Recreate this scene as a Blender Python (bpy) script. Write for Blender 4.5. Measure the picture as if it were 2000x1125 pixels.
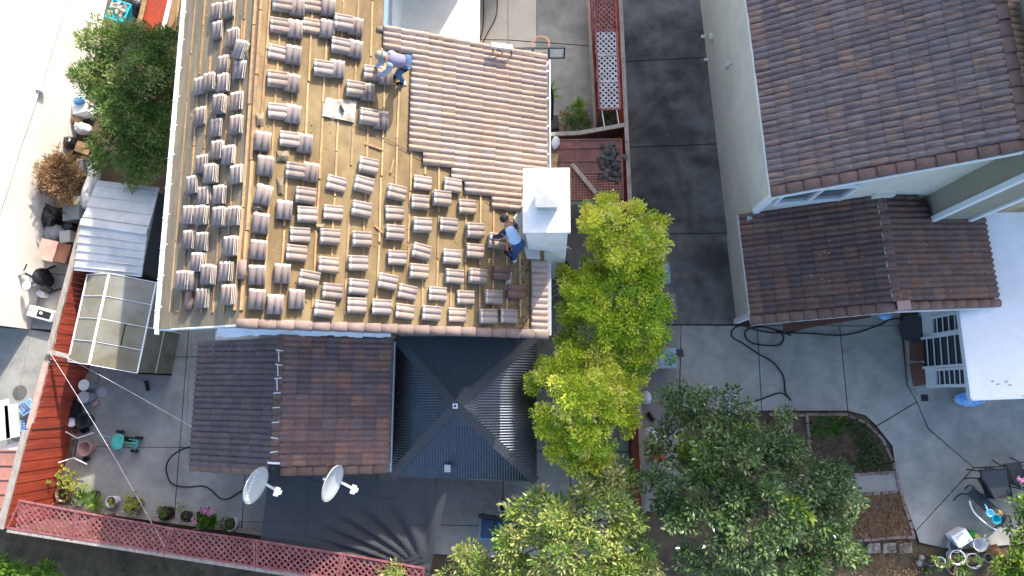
import bpy, bmesh, math, random
import numpy as np
from mathutils import Vector, Matrix
random.seed(7); rng = np.random.default_rng(7)
scene = bpy.context.scene
for o in list(bpy.data.objects): bpy.data.objects.remove(o)
COL = scene.collection
# ---------------------------------------------------------------- camera, sky, sun, exposure
H = 21.0; FPX = 1333.0                       # drone height in metres, focal length in photo pixels (24 mm lens)
down = Vector((80.0, -208.0, -FPX)).normalized()       # straight down as the tilted camera sees it
ROT = down.rotation_difference(Vector((0, 0, -1))).to_matrix()
cam_d = bpy.data.cameras.new('camera'); cam = bpy.data.objects.new('camera', cam_d); COL.objects.link(cam)
cam_d.sensor_width = 36.0; cam_d.lens = 36.0 * FPX / 2000.0; cam_d.clip_start = 0.1; cam_d.clip_end = 2000
cam.matrix_world = Matrix.Translation((0, 0, H)) @ ROT.to_4x4()
scene.camera = cam
SUN_EL = math.radians(29); SUN_AZ = math.atan2(0.47, 0.88)
SUN = Vector((math.sin(SUN_AZ) * math.cos(SUN_EL), math.cos(SUN_AZ) * math.cos(SUN_EL), math.sin(SUN_EL)))
world = bpy.data.worlds.new('World'); scene.world = world; world.use_nodes = True
wn = world.node_tree; bg = wn.nodes['Background']
sky = wn.nodes.new('ShaderNodeTexSky'); sky.sky_type = 'NISHITA'; sky.sun_disc = False
sky.sun_elevation = SUN_EL; sky.sun_rotation = SUN_AZ; sky.air_density = 0.75; sky.dust_density = 2.5; sky.ozone_density = 0.4
wn.links.new(sky.outputs[0], bg.inputs[0]); bg.inputs[1].default_value = 0.15
sl = bpy.data.lights.new('sun', 'SUN'); sl.energy = 2.5; sl.angle = math.radians(0.53); sl.color = (1.0, 0.93, 0.82)
so = bpy.data.objects.new('sun', sl); COL.objects.link(so); so.rotation_euler = SUN.to_track_quat('Z', 'Y').to_euler()
so.location = (0, 0, 40)
vs = scene.view_settings; vs.view_transform = 'Standard'; vs.look = 'None'; vs.gamma = 1.0; vs.exposure = 1.8
vs.use_curve_mapping = False
# ---------------------------------------------------------------- helpers
def ray(px, py): return ROT @ Vector((px - 1000.0, 562.5 - py, -FPX))
def at(px, py, z=0.0):
    d = ray(px, py); t = (z - H) / d.z
    return Vector((d.x * t, d.y * t, z))
def hit(px, py, p, n):                       # a photo pixel carried onto a real plane (a roof slope)
    d = ray(px, py); c = Vector((0, 0, H)); t = (Vector(p) - c).dot(n) / d.dot(n)
    return c + d * t
MATS = {}
def M(name, col, rough=0.75, var=0.15, scale=3.0, col2=None, bump=0.0, bscale=30.0, rnd=0.0, metal=0.0, rnd2=None, stretch=None, spec=0.3, detail=6.0, thr=(0.4, 0.62), wave=None):
    m = bpy.data.materials.new(name); m.use_nodes = True; nt = m.node_tree; N = nt.nodes; L = nt.links
    b = N['Principled BSDF']; b.inputs['Roughness'].default_value = rough; b.inputs['Metallic'].default_value = metal
    b.inputs['Specular IOR Level'].default_value = spec
    g = N.new('ShaderNodeNewGeometry'); vec = g.outputs['Position']
    if stretch:
        mp = N.new('ShaderNodeMapping'); mp.inputs['Scale'].default_value = stretch; L.new(vec, mp.inputs[0]); vec = mp.outputs[0]
    def noise(s, d=detail):
        n = N.new('ShaderNodeTexNoise'); n.inputs['Scale'].default_value = s; n.inputs['Detail'].default_value = d; n.inputs['Roughness'].default_value = 0.62
        L.new(vec, n.inputs['Vector']); return n.outputs['Fac']
    def mixc(fac, a, c2, bt='MIX'):
        x = N.new('ShaderNodeMix'); x.data_type = 'RGBA'; x.blend_type = bt
        for s, v in ((0, fac), (6, a), (7, c2)):
            if isinstance(v, bpy.types.NodeSocket): L.new(v, x.inputs[s])
            elif s == 0: x.inputs[0].default_value = v
            else: x.inputs[s].default_value = (*v, 1)
        return x.outputs[2]
    def ramp(src, lo, hi, a=0.0, c2=1.0):
        r = N.new('ShaderNodeMapRange'); r.inputs[1].default_value = lo; r.inputs[2].default_value = hi; r.inputs[3].default_value = a; r.inputs[4].default_value = c2
        L.new(src, r.inputs[0]); return r.outputs[0]
    c = col
    if rnd2:                                  # a second piece colour picked at random per object
        oi = N.new('ShaderNodeObjectInfo')
        cr = N.new('ShaderNodeValToRGB'); cr.color_ramp.interpolation = 'LINEAR'
        cols = [col] + list(rnd2)
        while len(cr.color_ramp.elements) < len(cols): cr.color_ramp.elements.new(0.5)
        for i, q in enumerate(cols):
            cr.color_ramp.elements[i].position = i / (len(cols) - 1); cr.color_ramp.elements[i].color = (*q, 1)
        L.new(oi.outputs['Random'], cr.inputs[0]); c = cr.outputs[0]
    if col2: c = mixc(ramp(noise(scale * 0.55), thr[0], thr[1]), c, col2)
    if var > 0:
        v = ramp(noise(scale * 2.3), 0.25, 0.75, 1 - var, 1 + var)
        cc = N.new('ShaderNodeCombineColor')
        for i in range(3): L.new(v, cc.inputs[i])
        c = mixc(1.0, c, cc.outputs[0], 'MULTIPLY')
    if rnd > 0:
        oi2 = N.new('ShaderNodeObjectInfo'); v = ramp(oi2.outputs['Random'], 0, 1, 1 - rnd, 1 + rnd)
        cc = N.new('ShaderNodeCombineColor')
        for i in range(3): L.new(v, cc.inputs[i])
        c = mixc(1.0, c, cc.outputs[0], 'MULTIPLY')
    if isinstance(c, bpy.types.NodeSocket): L.new(c, b.inputs['Base Color'])
    else: b.inputs['Base Color'].default_value = (*c, 1)
    if bump or wave:
        bp = N.new('ShaderNodeBump'); bp.inputs['Strength'].default_value = bump or 0.6; bp.inputs['Distance'].default_value = 0.02
        if wave:
            w = N.new('ShaderNodeTexWave'); w.wave_type = 'BANDS'; w.bands_direction = wave[0]; w.wave_profile = 'SAW'; w.inputs['Scale'].default_value = wave[1]
            w.inputs['Distortion'].default_value = 0.0; L.new(g.outputs['Position'], w.inputs['Vector']); L.new(w.outputs['Fac'], bp.inputs['Height'])
        else: L.new(noise(bscale, 4), bp.inputs['Height'])
        L.new(bp.outputs[0], b.inputs['Normal'])
    MATS[name] = m; return m
ORG = {}
def thing(name, label, cat, loc=(0, 0, 0), rot=None, group=None, kind=None):
    o = bpy.data.objects.new(name, None); COL.objects.link(o); o.empty_display_size = 0.2
    o.location = loc
    if rot is not None: o.rotation_euler = rot
    if label: o['label'] = label
    if cat: o['category'] = cat
    if group: o['group'] = group
    if kind: o['kind'] = kind
    ORG[o.name] = Vector(loc); return o
def tag(o, label, cat, group=None):
    o['label'] = label; o['category'] = cat
    if group: o['group'] = group
    return o
def rootof(o):
    while o.parent: o = o.parent
    return o
class MB:
    def __init__(s): s.v = []; s.f = []
    def add(s, vs, fs):
        k = len(s.v); s.v += [Vector(q) for q in vs]; s.f += [[i + k for i in f] for f in fs]; return s
    def poly(s, pts): return s.add(pts, [list(range(len(pts)))])
    def box(s, c, d, R=None):
        c = Vector(c); h = Vector(d) / 2; vs = []
        for x in (-1, 1):
            for y in (-1, 1):
                for z in (-1, 1):
                    q = Vector((x * h.x, y * h.y, z * h.z)); vs.append(c + (R @ q if R else q))
        return s.add(vs, [(0, 1, 3, 2), (4, 6, 7, 5), (0, 4, 5, 1), (2, 3, 7, 6), (0, 2, 6, 4), (1, 5, 7, 3)])
    def slab(s, top, thick):                  # a plate under a planar polygon
        top = [Vector(q) for q in top]; n = (top[1] - top[0]).cross(top[2] - top[0]).normalized()
        if n.z < 0: top = top[::-1]; n = -n
        k = len(top); vs = top + [q - n * thick for q in top]
        return s.add(vs, [list(range(k)), list(range(2 * k - 1, k - 1, -1))] + [(i, i + k, (i + 1) % k + k, (i + 1) % k) for i in range(k)])
    def prism(s, pts, z0, z1): 
        pts = [Vector((p[0], p[1], z1)) for p in pts]
        a = sum(pts[i].x * pts[(i + 1) % len(pts)].y - pts[(i + 1) % len(pts)].x * pts[i].y for i in range(len(pts)))
        if a < 0: pts = pts[::-1]
        k = len(pts); vs = pts + [Vector((p.x, p.y, z0)) for p in pts]
        return s.add(vs, [list(range(k)), list(range(2 * k - 1, k - 1, -1))] + [(i, i + k, (i + 1) % k + k, (i + 1) % k) for i in range(k)])
    def beam(s, a, b, w, h, up=(0, 0, 1)):
        a = Vector(a); b = Vector(b); d = (b - a); l = d.length; x = d / l; y = Vector(up).cross(x)
        if y.length < 1e-4: y = Vector((0, 1, 0)).cross(x)
        y.normalize(); z = x.cross(y); R = Matrix((x, y, z)).transposed()
        return s.box((a + b) / 2, (l, w, h), R)
    def tube(s, pts, r, n=6, r1=None, cap=True):
        pts = [Vector(p) for p in pts]; k = len(pts); vs = []; fs = []
        for i, p in enumerate(pts):
            t = (pts[min(i + 1, k - 1)] - pts[max(i - 1, 0)]).normalized()
            u = t.cross(Vector((0, 0, 1)))
            if u.length < 1e-3: u = t.cross(Vector((1, 0, 0)))
            u.normalize(); w = t.cross(u)
            rr = r if r1 is None else r + (r1 - r) * i / (k - 1)
            for j in range(n):
                a = 2 * math.pi * j / n; vs.append(p + (u * math.cos(a) + w * math.sin(a)) * rr)
        for i in range(k - 1):
            for j in range(n): fs.append((i * n + j, i * n + (j + 1) % n, (i + 1) * n + (j + 1) % n, (i + 1) * n + j))
        if cap: fs += [list(range(n))[::-1], list(range((k - 1) * n, k * n))]
        return s.add(vs, fs)
    def lathe(s, prof, c=(0, 0, 0), n=20, R=None):
        c = Vector(c); vs = []; fs = []; k = len(prof)
        for r, z in prof:
            for j in range(n):
                a = 2 * math.pi * j / n; q = Vector((r * math.cos(a), r * math.sin(a), z)); vs.append(c + (R @ q if R else q))
        for i in range(k - 1):
            for j in range(n): fs.append((i * n + j, i * n + (j + 1) % n, (i + 1) * n + (j + 1) % n, (i + 1) * n + j))
        if prof[0][0] > 1e-3: fs.append(list(range(n))[::-1])
        if prof[-1][0] > 1e-3: fs.append(list(range((k - 1) * n, k * n)))
        return s.add(vs, fs)
    def blob(s, c, r, n=10, jit=0.12):
        c = Vector(c); r = Vector(r); vs = []; fs = []; m = n // 2 + 2
        for i in range(m):
            th = math.pi * i / (m - 1)
            for j in range(n):
                ph = 2 * math.pi * j / n; k = 1 + random.uniform(-jit, jit) if 0 < i < m - 1 else 1
                vs.append(c + Vector((r.x * math.sin(th) * math.cos(ph) * k, r.y * math.sin(th) * math.sin(ph) * k, r.z * math.cos(th) * k)))
        for i in range(m - 1):
            for j in range(n): fs.append((i * n + j, (i + 1) * n + j, (i + 1) * n + (j + 1) % n, i * n + (j + 1) % n))
        return s.add(vs, fs)
    def mesh(s, name, mat=None, off=None, smooth=False, bevel=0):
        me = bpy.data.meshes.new(name); o = off or Vector()
        me.from_pydata([tuple(v - o) for v in s.v], [], s.f); me.validate(); me.update()
        if mat: me.materials.append(MATS[mat])
        if smooth: me.polygons.foreach_set('use_smooth', [True] * len(me.polygons))
        return me
    def part(s, name, mat, parent, local=False, smooth=False, bevel=0.0, kind=None, label=None):
        off = None if local else ORG[rootof(parent).name]
        o = bpy.data.objects.new(name, s.mesh(name, mat, off, smooth)); COL.objects.link(o); o.parent = parent
        if bevel: 
            b = o.modifiers.new('bevel', 'BEVEL'); b.width = bevel; b.segments = 2; b.limit_method = 'ANGLE'
        if kind: o['kind'] = kind
        if label: o['label'] = label
        return o
    def one(s, name, mat, label, cat, group=None, smooth=False, kind=None, bevel=0):   # a thing that is a single mesh
        c = sum((v for v in s.v), Vector()) / len(s.v); c.z = min(v.z for v in s.v)
        o = bpy.data.objects.new(name, s.mesh(name, mat, c, smooth)); COL.objects.link(o); o.location = c; ORG[o.name] = c
        if label: o['label'] = label
        if cat: o['category'] = cat
        if group: o['group'] = group
        if kind: o['kind'] = kind
        if bevel:
            b = o.modifiers.new('bevel', 'BEVEL'); b.width = bevel; b.segments = 2; b.limit_method = 'ANGLE'
        return o
def inst(name, mesh, mat4, parent, kind=None):         # a shared-mesh piece of a world-built thing
    o = bpy.data.objects.new(name, mesh); COL.objects.link(o); o.parent = parent
    o.matrix_basis = Matrix.Translation(-ORG[rootof(parent).name]) @ mat4
    return o
def frame(o, x, y, z): 
    m = Matrix((Vector(x), Vector(y), Vector(z))).transposed().to_4x4(); m.translation = Vector(o); return m
def lerp(a, b, t): return a + (b - a) * t
def spline(pts, k=6):                         # Catmull-Rom through the points
    p = [Vector(q) for q in pts]; p = [p[0] * 2 - p[1]] + p + [p[-1] * 2 - p[-2]]; out = []
    for i in range(1, len(p) - 2):
        for j in range(k):
            t = j / k; a, b, c, d = p[i - 1], p[i], p[i + 1], p[i + 2]
            out.append(0.5 * ((2 * b) + (c - a) * t + (2 * a - 5 * b + 4 * c - d) * t * t + (3 * b - a - 3 * c + d) * t ** 3))
    return out + [p[-2]]
ORD = ['first', 'second', 'third', 'fourth', 'fifth', 'sixth', 'seventh', 'eighth', 'ninth', 'tenth', 'eleventh', 'twelfth', 'thirteenth', 'fourteenth', 'fifteenth', 'sixteenth', 'seventeenth', 'eighteenth', 'nineteenth', 'twentieth']
# ---------------------------------------------------------------- materials
M('dirt', (0.115, 0.088, 0.055), 0.95, 0.35, 2.0, (0.07, 0.055, 0.035), 0.5, 25)
M('joint', (0.035, 0.035, 0.033), 0.95, 0.2)
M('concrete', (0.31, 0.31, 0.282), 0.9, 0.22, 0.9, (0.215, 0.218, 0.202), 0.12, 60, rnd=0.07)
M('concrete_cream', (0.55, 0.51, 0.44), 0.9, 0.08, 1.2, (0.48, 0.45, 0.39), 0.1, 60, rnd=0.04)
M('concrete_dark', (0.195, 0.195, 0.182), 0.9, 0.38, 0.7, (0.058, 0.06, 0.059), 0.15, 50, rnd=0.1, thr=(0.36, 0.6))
M('underlay', (0.225, 0.165, 0.085), 0.9, 0.3, 1.1, (0.15, 0.103, 0.052), 0.2, 30, stretch=(1.3, 0.6, 1), thr=(0.42, 0.66))
M('underlay_grey', (0.225, 0.185, 0.118), 0.9, 0.28, 1.6, (0.155, 0.132, 0.095), 0.15, 40, stretch=(2.2, 0.4, 1))
M('batten', (0.42, 0.25, 0.12), 0.85, 0.25, 9, (0.27, 0.18, 0.11), rnd=0.22)
M('tile_new', (0.32, 0.245, 0.21), 0.88, 0.16, 4, None, 0.2, 70, rnd=0.10, rnd2=[(0.36, 0.26, 0.205), (0.275, 0.225, 0.205), (0.335, 0.265, 0.23)])
M('tile_head', (0.44, 0.41, 0.36), 0.9, 0.15, 8, rnd=0.15)
M('cap_pink', (0.235, 0.17, 0.145), 0.88, 0.15, 4, (0.19, 0.145, 0.13), 0.2, 60, rnd=0.12)
M('tile_pile', (0.30, 0.235, 0.205), 0.88, 0.12, 3, (0.225, 0.185, 0.172), 0.2, 70, rnd=0.16, rnd2=[(0.36, 0.265, 0.21), (0.25, 0.215, 0.205), (0.31, 0.24, 0.21)])
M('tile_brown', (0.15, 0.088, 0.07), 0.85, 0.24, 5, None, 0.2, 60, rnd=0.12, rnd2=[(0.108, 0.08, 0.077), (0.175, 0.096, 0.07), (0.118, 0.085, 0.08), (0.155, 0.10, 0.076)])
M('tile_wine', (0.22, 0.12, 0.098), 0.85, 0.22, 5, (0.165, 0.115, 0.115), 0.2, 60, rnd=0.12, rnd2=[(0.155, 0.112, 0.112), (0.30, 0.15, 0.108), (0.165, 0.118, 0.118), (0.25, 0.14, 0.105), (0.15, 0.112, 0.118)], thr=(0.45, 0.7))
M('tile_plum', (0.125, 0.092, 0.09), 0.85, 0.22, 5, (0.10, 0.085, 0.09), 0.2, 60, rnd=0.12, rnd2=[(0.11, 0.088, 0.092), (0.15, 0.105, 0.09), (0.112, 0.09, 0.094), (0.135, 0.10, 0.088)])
M('tile_mottled', (0.38, 0.24, 0.17), 0.82, 0.3, 4, (0.16, 0.125, 0.122), 0.2, 60, rnd=0.12, rnd2=[(0.22, 0.165, 0.15), (0.32, 0.195, 0.135), (0.20, 0.155, 0.15), (0.265, 0.19, 0.155)], thr=(0.44, 0.56), stretch=(1.0, 8, 1))
M('tile_tan', (0.42, 0.27, 0.19), 0.85, 0.15, 5, None, 0.2, 60, rnd=0.12)
M('cap_brown', (0.165, 0.105, 0.085), 0.85, 0.18, 5, None, 0.2, 60, rnd=0.12)
M('white_paint', (0.78, 0.79, 0.79), 0.6, 0.05, 4)
M('white_stucco', (0.74, 0.71, 0.65), 0.9, 0.06, 2.0, (0.66, 0.60, 0.50), 0.25, 60, thr=(0.55, 0.75))
M('pale_blue', (0.60, 0.68, 0.72), 0.7, 0.08, 4, (0.72, 0.76, 0.77), 0.2, 30)
M('chimney_white', (0.76, 0.75, 0.71), 0.9, 0.09, 3, (0.62, 0.60, 0.54), 0.25, 25, thr=(0.48, 0.72))
M('galvanised', (0.42, 0.43, 0.42), 0.5, 0.12, 6, metal=0.4)
M('metal_shed', (0.52, 0.535, 0.535), 0.55, 0.1, 2, (0.43, 0.45, 0.455), metal=0.1)
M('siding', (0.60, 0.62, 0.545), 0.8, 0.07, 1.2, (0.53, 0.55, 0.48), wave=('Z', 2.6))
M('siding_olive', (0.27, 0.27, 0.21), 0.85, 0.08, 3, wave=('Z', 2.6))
M('trim_white', (0.66, 0.72, 0.76), 0.6, 0.05, 4)
M('roof_white', (0.74, 0.76, 0.77), 0.7, 0.05, 1.5, (0.66, 0.67, 0.66), 0.1, 30, thr=(0.5, 0.75))
M('glass_dark', (0.03, 0.035, 0.04), 0.08, 0.0, spec=0.6)
M('glass_blue', (0.10, 0.13, 0.155), 0.06, 0.2, 1.2, spec=0.7)
M('steel_black', (0.062, 0.07, 0.083), 0.28, 0.15, 3, metal=0.85, spec=0.5)
M('steel_strip', (0.045, 0.05, 0.056), 0.45, 0.15, 3, spec=0.4)
M('black', (0.016, 0.016, 0.018), 0.55, 0.2, 8)
M('black_shiny', (0.012, 0.012, 0.013), 0.18, 0.2, 8, bump=0.9, bscale=14, spec=0.6)
M('rubber', (0.02, 0.02, 0.022), 0.6, 0.1)
M('red_fence', (0.35, 0.056, 0.026), 0.8, 0.28, 6, (0.27, 0.048, 0.028), rnd=0.14, stretch=(1, 1, 0.15))
M('red_lattice', (0.21, 0.062, 0.064), 0.8, 0.28, 9, (0.29, 0.12, 0.115))
M('shaded_lattice', (0.50, 0.50, 0.52), 0.8, 0.15, 9, (0.40, 0.38, 0.39))  # grey stands in for trellis laths out of the sun, shade as colour
M('grey_wood', (0.33, 0.29, 0.25), 0.9, 0.22, 7, (0.24, 0.21, 0.185), 0.3, 40, rnd=0.1, stretch=(3, 0.7, 1))
M('pink_wood', (0.42, 0.24, 0.20), 0.85, 0.15, 6, (0.46, 0.32, 0.27))
M('brown_wood', (0.13, 0.06, 0.04), 0.7, 0.2, 6)
M('mid_wood', (0.30, 0.17, 0.08), 0.8, 0.25, 6, stretch=(1, 4, 1))
M('red_sheet', (0.20, 0.085, 0.072), 0.65, 0.35, 3, (0.13, 0.062, 0.064))
M('tar', (0.02, 0.02, 0.02), 0.6, 0.5, 8, (0.08, 0.08, 0.08), 0.8, 20)
M('polycarb', (0.225, 0.222, 0.19), 0.26, 0.2, 1.1, (0.165, 0.15, 0.10))
M('brick', (0.20, 0.145, 0.135), 0.9, 0.2, 8, rnd=0.18)
M('soil', (0.05, 0.034, 0.024), 0.98, 0.35, 6, (0.085, 0.06, 0.042), 0.9, 20)
M('mulch', (0.16, 0.11, 0.07), 0.95, 0.4, 14, (0.07, 0.05, 0.035), 0.9, 30)
M('straw', (0.38, 0.27, 0.14), 0.9, 0.3, 10, (0.25, 0.16, 0.08))
M('terracotta', (0.42, 0.26, 0.23), 0.85, 0.12, 8)
M('plastic_white', (0.72, 0.74, 0.76), 0.45, 0.05, 6)
M('plastic_grey', (0.33, 0.36, 0.38), 0.5, 0.08, 6)
M('plastic_dark', (0.045, 0.05, 0.055), 0.5, 0.1, 6)
M('bin_blue', (0.23, 0.33, 0.42), 0.5, 0.08, 4)
M('bin_grey', (0.16, 0.19, 0.20), 0.5, 0.1, 4)
M('teal', (0.09, 0.47, 0.38), 0.45, 0.06, 6)
M('blue_plastic', (0.06, 0.25, 0.62), 0.4, 0.2, 8, (0.30, 0.48, 0.72))
M('cyan_plastic', (0.03, 0.42, 0.55), 0.45, 0.1, 6)
M('light_blue', (0.25, 0.62, 0.80), 0.45, 0.05, 6)
M('blue_cushion', (0.035, 0.075, 0.135), 0.8, 0.12, 4)
M('red_plastic', (0.6, 0.05, 0.07), 0.5, 0.05)
M('cardboard', (0.38, 0.25, 0.14), 0.9, 0.15, 8)
M('paper', (0.46, 0.43, 0.385), 0.85, 0.25, 5, (0.26, 0.23, 0.19), 0.4, 14)
M('bag_white', (0.62, 0.64, 0.66), 0.55, 0.1, 8, (0.48, 0.5, 0.53), 0.8, 12)
M('bag_grey', (0.27, 0.29, 0.32), 0.55, 0.1, 8, (0.2, 0.22, 0.25), 0.9, 14)
M('rust', (0.20, 0.10, 0.05), 0.9, 0.3, 10)
M('copper_tin', (0.30, 0.15, 0.115), 0.6, 0.15, 3, (0.36, 0.17, 0.13))
M('stone', (0.24, 0.235, 0.22), 0.95, 0.2, 6)
M('skin', (0.27, 0.15, 0.10), 0.6, 0.05)
M('denim', (0.045, 0.10, 0.20), 0.9, 0.3, 14, (0.08, 0.15, 0.27))
M('denim_dark', (0.03, 0.07, 0.15), 0.9, 0.2, 14)
M('shirt_mauve', (0.19, 0.185, 0.255), 0.9, 0.08, 9, bump=0.6, bscale=9)
M('shirt_pale', (0.30, 0.38, 0.50), 0.9, 0.05, 9, bump=0.6, bscale=9)
M('shirt_blue', (0.42, 0.56, 0.72), 0.9, 0.05, 9, bump=0.6, bscale=9)
M('navy', (0.025, 0.03, 0.055), 0.9, 0.1)
M('hat', (0.27, 0.245, 0.205), 0.9, 0.08, 12)
M('cap_black', (0.02, 0.02, 0.02), 0.8, 0.1)
M('bark', (0.13, 0.10, 0.075), 0.95, 0.3, 12, bump=0.8, bscale=20)
M('flower_pink', (0.62, 0.25, 0.42), 0.8, 0.2, 20)
M('orange_rim', (0.62, 0.22, 0.13), 0.5, 0.1)
M('clear_board', (0.55, 0.6, 0.63), 0.15, 0.05, spec=0.6)
_b = MATS['clear_board'].node_tree; _g = _b.nodes.new('ShaderNodeBsdfTransparent'); _m = _b.nodes.new('ShaderNodeMixShader'); _m.inputs[0].default_value = 0.35
_b.links.new(_g.outputs[0], _m.inputs[1]); _b.links.new(_b.nodes['Principled BSDF'].outputs[0], _m.inputs[2]); _b.links.new(_m.outputs[0], _b.nodes['Material Output'].inputs[0])
M('yellow', (0.6, 0.5, 0.05), 0.5, 0.1); M('green_bottle', (0.03, 0.25, 0.05), 0.4, 0.1)
M('wire_white', (0.75, 0.75, 0.73), 0.6, 0.0)
M('dish_print', (0.93, 0.94, 0.95), 0.6, 0.0); M('dish_white', (0.42, 0.455, 0.475), 0.5, 0.04, 3); M('print_grey', (0.30, 0.32, 0.35), 0.6, 0.0)
def leafmat(name, cols, rough=0.45, trans=0.35):
    m = bpy.data.materials.new(name); m.use_nodes = True; nt = m.node_tree; N = nt.nodes; L = nt.links; b = N['Principled BSDF']
    a = N.new('ShaderNodeAttribute'); a.attribute_name = 'tint'
    cr = N.new('ShaderNodeValToRGB')
    while len(cr.color_ramp.elements) < len(cols): cr.color_ramp.elements.new(0.5)
    for i, q in enumerate(cols): cr.color_ramp.elements[i].position = i / (len(cols) - 1); cr.color_ramp.elements[i].color = (*q, 1)
    L.new(a.outputs['Fac'], cr.inputs[0]); L.new(cr.outputs[0], b.inputs['Base Color']); b.inputs['Roughness'].default_value = rough
    t = N.new('ShaderNodeBsdfTranslucent'); L.new(cr.outputs[0], t.inputs[0]); x = N.new('ShaderNodeMixShader'); x.inputs[0].default_value = trans
    L.new(b.outputs[0], x.inputs[1]); L.new(t.outputs[0], x.inputs[2]); L.new(x.outputs[0], N['Material Output'].inputs[0]); MATS[name] = m
leafmat('leaf_yellow', [(0.12, 0.27, 0.018), (0.30, 0.46, 0.025), (0.52, 0.62, 0.04), (0.70, 0.71, 0.08), (0.80, 0.74, 0.22)], 0.4, 0.3)
leafmat('leaf_olive', [(0.07, 0.16, 0.025), (0.14, 0.24, 0.04), (0.25, 0.34, 0.07), (0.46, 0.46, 0.15), (0.62, 0.56, 0.26)])
leafmat('leaf_dark', [(0.032, 0.075, 0.018), (0.062, 0.115, 0.032), (0.105, 0.165, 0.055), (0.19, 0.245, 0.10), (0.27, 0.31, 0.14)], 0.26, 0.15)
leafmat('leaf_green', [(0.05, 0.11, 0.02), (0.09, 0.17, 0.03), (0.15, 0.24, 0.05), (0.26, 0.33, 0.09), (0.40, 0.30, 0.22)])
leafmat('leaf_bright', [(0.05, 0.13, 0.015), (0.10, 0.22, 0.025), (0.19, 0.30, 0.04), (0.33, 0.38, 0.06)])
leafmat('succulent', [(0.16, 0.22, 0.035), (0.30, 0.32, 0.05), (0.45, 0.42, 0.09)], trans=0.15)
leafmat('dry', [(0.16, 0.085, 0.035), (0.27, 0.16, 0.075), (0.38, 0.25, 0.13)], rough=0.9, trans=0.1)
leafmat('weed', [(0.04, 0.07, 0.025), (0.08, 0.11, 0.04), (0.13, 0.15, 0.06)])
# mesh shade cloth: woven black net, light passes through its holes
nm = bpy.data.materials.new('shade_net'); nm.use_nodes = True; _n = nm.node_tree
_t = _n.nodes.new('ShaderNodeBsdfTransparent'); _x = _n.nodes.new('ShaderNodeMixShader'); _x.inputs[0].default_value = 0.85
_n.nodes['Principled BSDF'].inputs['Base Color'].default_value = (0.03, 0.033, 0.04, 1); _n.nodes['Principled BSDF'].inputs['Roughness'].default_value = 0.85
_n.links.new(_t.outputs[0], _x.inputs[1]); _n.links.new(_n.nodes['Principled BSDF'].outputs[0], _x.inputs[2]); _n.links.new(_x.outputs[0], _n.nodes['Material Output'].inputs[0]); MATS['shade_net'] = nm
# ---------------------------------------------------------------- the setting: ground and paving
def structure(name, mb, mat, z=None):
    o = mb.one(name, mat, None, None, kind='structure'); return o
structure('ground', MB().poly([(-200, -200, -0.07), (200, -200, -0.07), (200, 200, -0.07), (-200, 200, -0.07)]), 'dirt')
def paving(name, mat, polys, joint='joint'):
    pts = [p for q in polys for p in q]; xs = [p.x for p in pts]; ys = [p.y for p in pts]
    base = MB()
    for q in polys: base.prism(q, -0.06, -0.02)
    b = base.one(name, joint, None, None, kind='structure')
    for q in polys:
        c = sum(q, Vector()) / len(q); g = 0.011
        ins = [p + (c - p).normalized() * g * 1.6 for p in q]
        MB().prism(ins, -0.05, random.uniform(-0.002, 0.002)).part('slab', mat, b, bevel=0.006)
    return b
def G(*pp): return [at(x, y, 0) for x, y in pp]
xs = [-15.75, -11.55, -9.42, -7.42, -5.3, -3.55, -1.5, 0.5, 2.25]; ys = [4.6, 1.12, -1.68, -3.86, -4.75]
polys = []
for i in range(len(xs) - 1):
    for j in range(len(ys) - 1):
        fy = lambda x: -3.62 - (x + 15.4) * 0.09          # the fence foot runs aslant
        lo = [ys[j + 1] if j < 2 else max(ys[j + 1], fy(xs[i + q])) for q in (1, 0)]
        if j == 3 and fy(xs[i]) > ys[3] - 0.05: continue
        polys.append([Vector((xs[i], ys[j], 0)), Vector((xs[i + 1], ys[j], 0)), Vector((xs[i + 1], lo[0], 0)), Vector((xs[i], lo[1], 0))])
paving('patio', 'concrete', polys)
paving('driveway_north', 'concrete_cream', [G((880, -90), (992, -90), (992, 78), (880, 76)), G((992, -90), (1048, -90), (1048, 82), (992, 78)), G((880, 76), (992, 78), (985, 300), (880, 300)),
    G((992, 78), (1048, 82), (1052, 300), (985, 300))])
paving('driveway_side', 'concrete', [G((1048, -90), (1157, -90), (1160, 90), (1048, 82)), G((1048, 82), (1160, 90), (1166, 300), (1052, 300)), G((1052, 300), (1225, 300), (1228, 520), (1060, 520))])
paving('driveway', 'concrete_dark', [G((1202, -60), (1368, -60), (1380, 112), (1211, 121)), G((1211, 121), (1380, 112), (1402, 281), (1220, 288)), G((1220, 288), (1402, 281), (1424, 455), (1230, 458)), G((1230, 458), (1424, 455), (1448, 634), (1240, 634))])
paving('back_patio', 'concrete', [G((1240, 634), (1330, 635), (1327, 760), (1326, 1000), (1252, 1000)), G((1330, 635), (1479, 636), (1488, 803), (1327, 803)), G((1479, 636), (1640, 636), (1656, 803), (1488, 803)),
    G((1640, 636), (1760, 636), (1772, 752), (1791, 785), (1712, 832), (1690, 812), (1656, 803)), G((1791, 785), (1812, 836), (1902, 914), (1788, 1038), (1752, 940), (1742, 870), (1712, 832)),
    G((1791, 785), (1772, 752), (1860, 745), (2080, 745), (2080, 905), (1902, 914), (1812, 836)), G((1902, 914), (2080, 905), (2080, 1055), (1860, 1075), (1795, 1060), (1788, 1038)),
    G((1448, 560), (1760, 560), (1760, 636), (1479, 636))])
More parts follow.
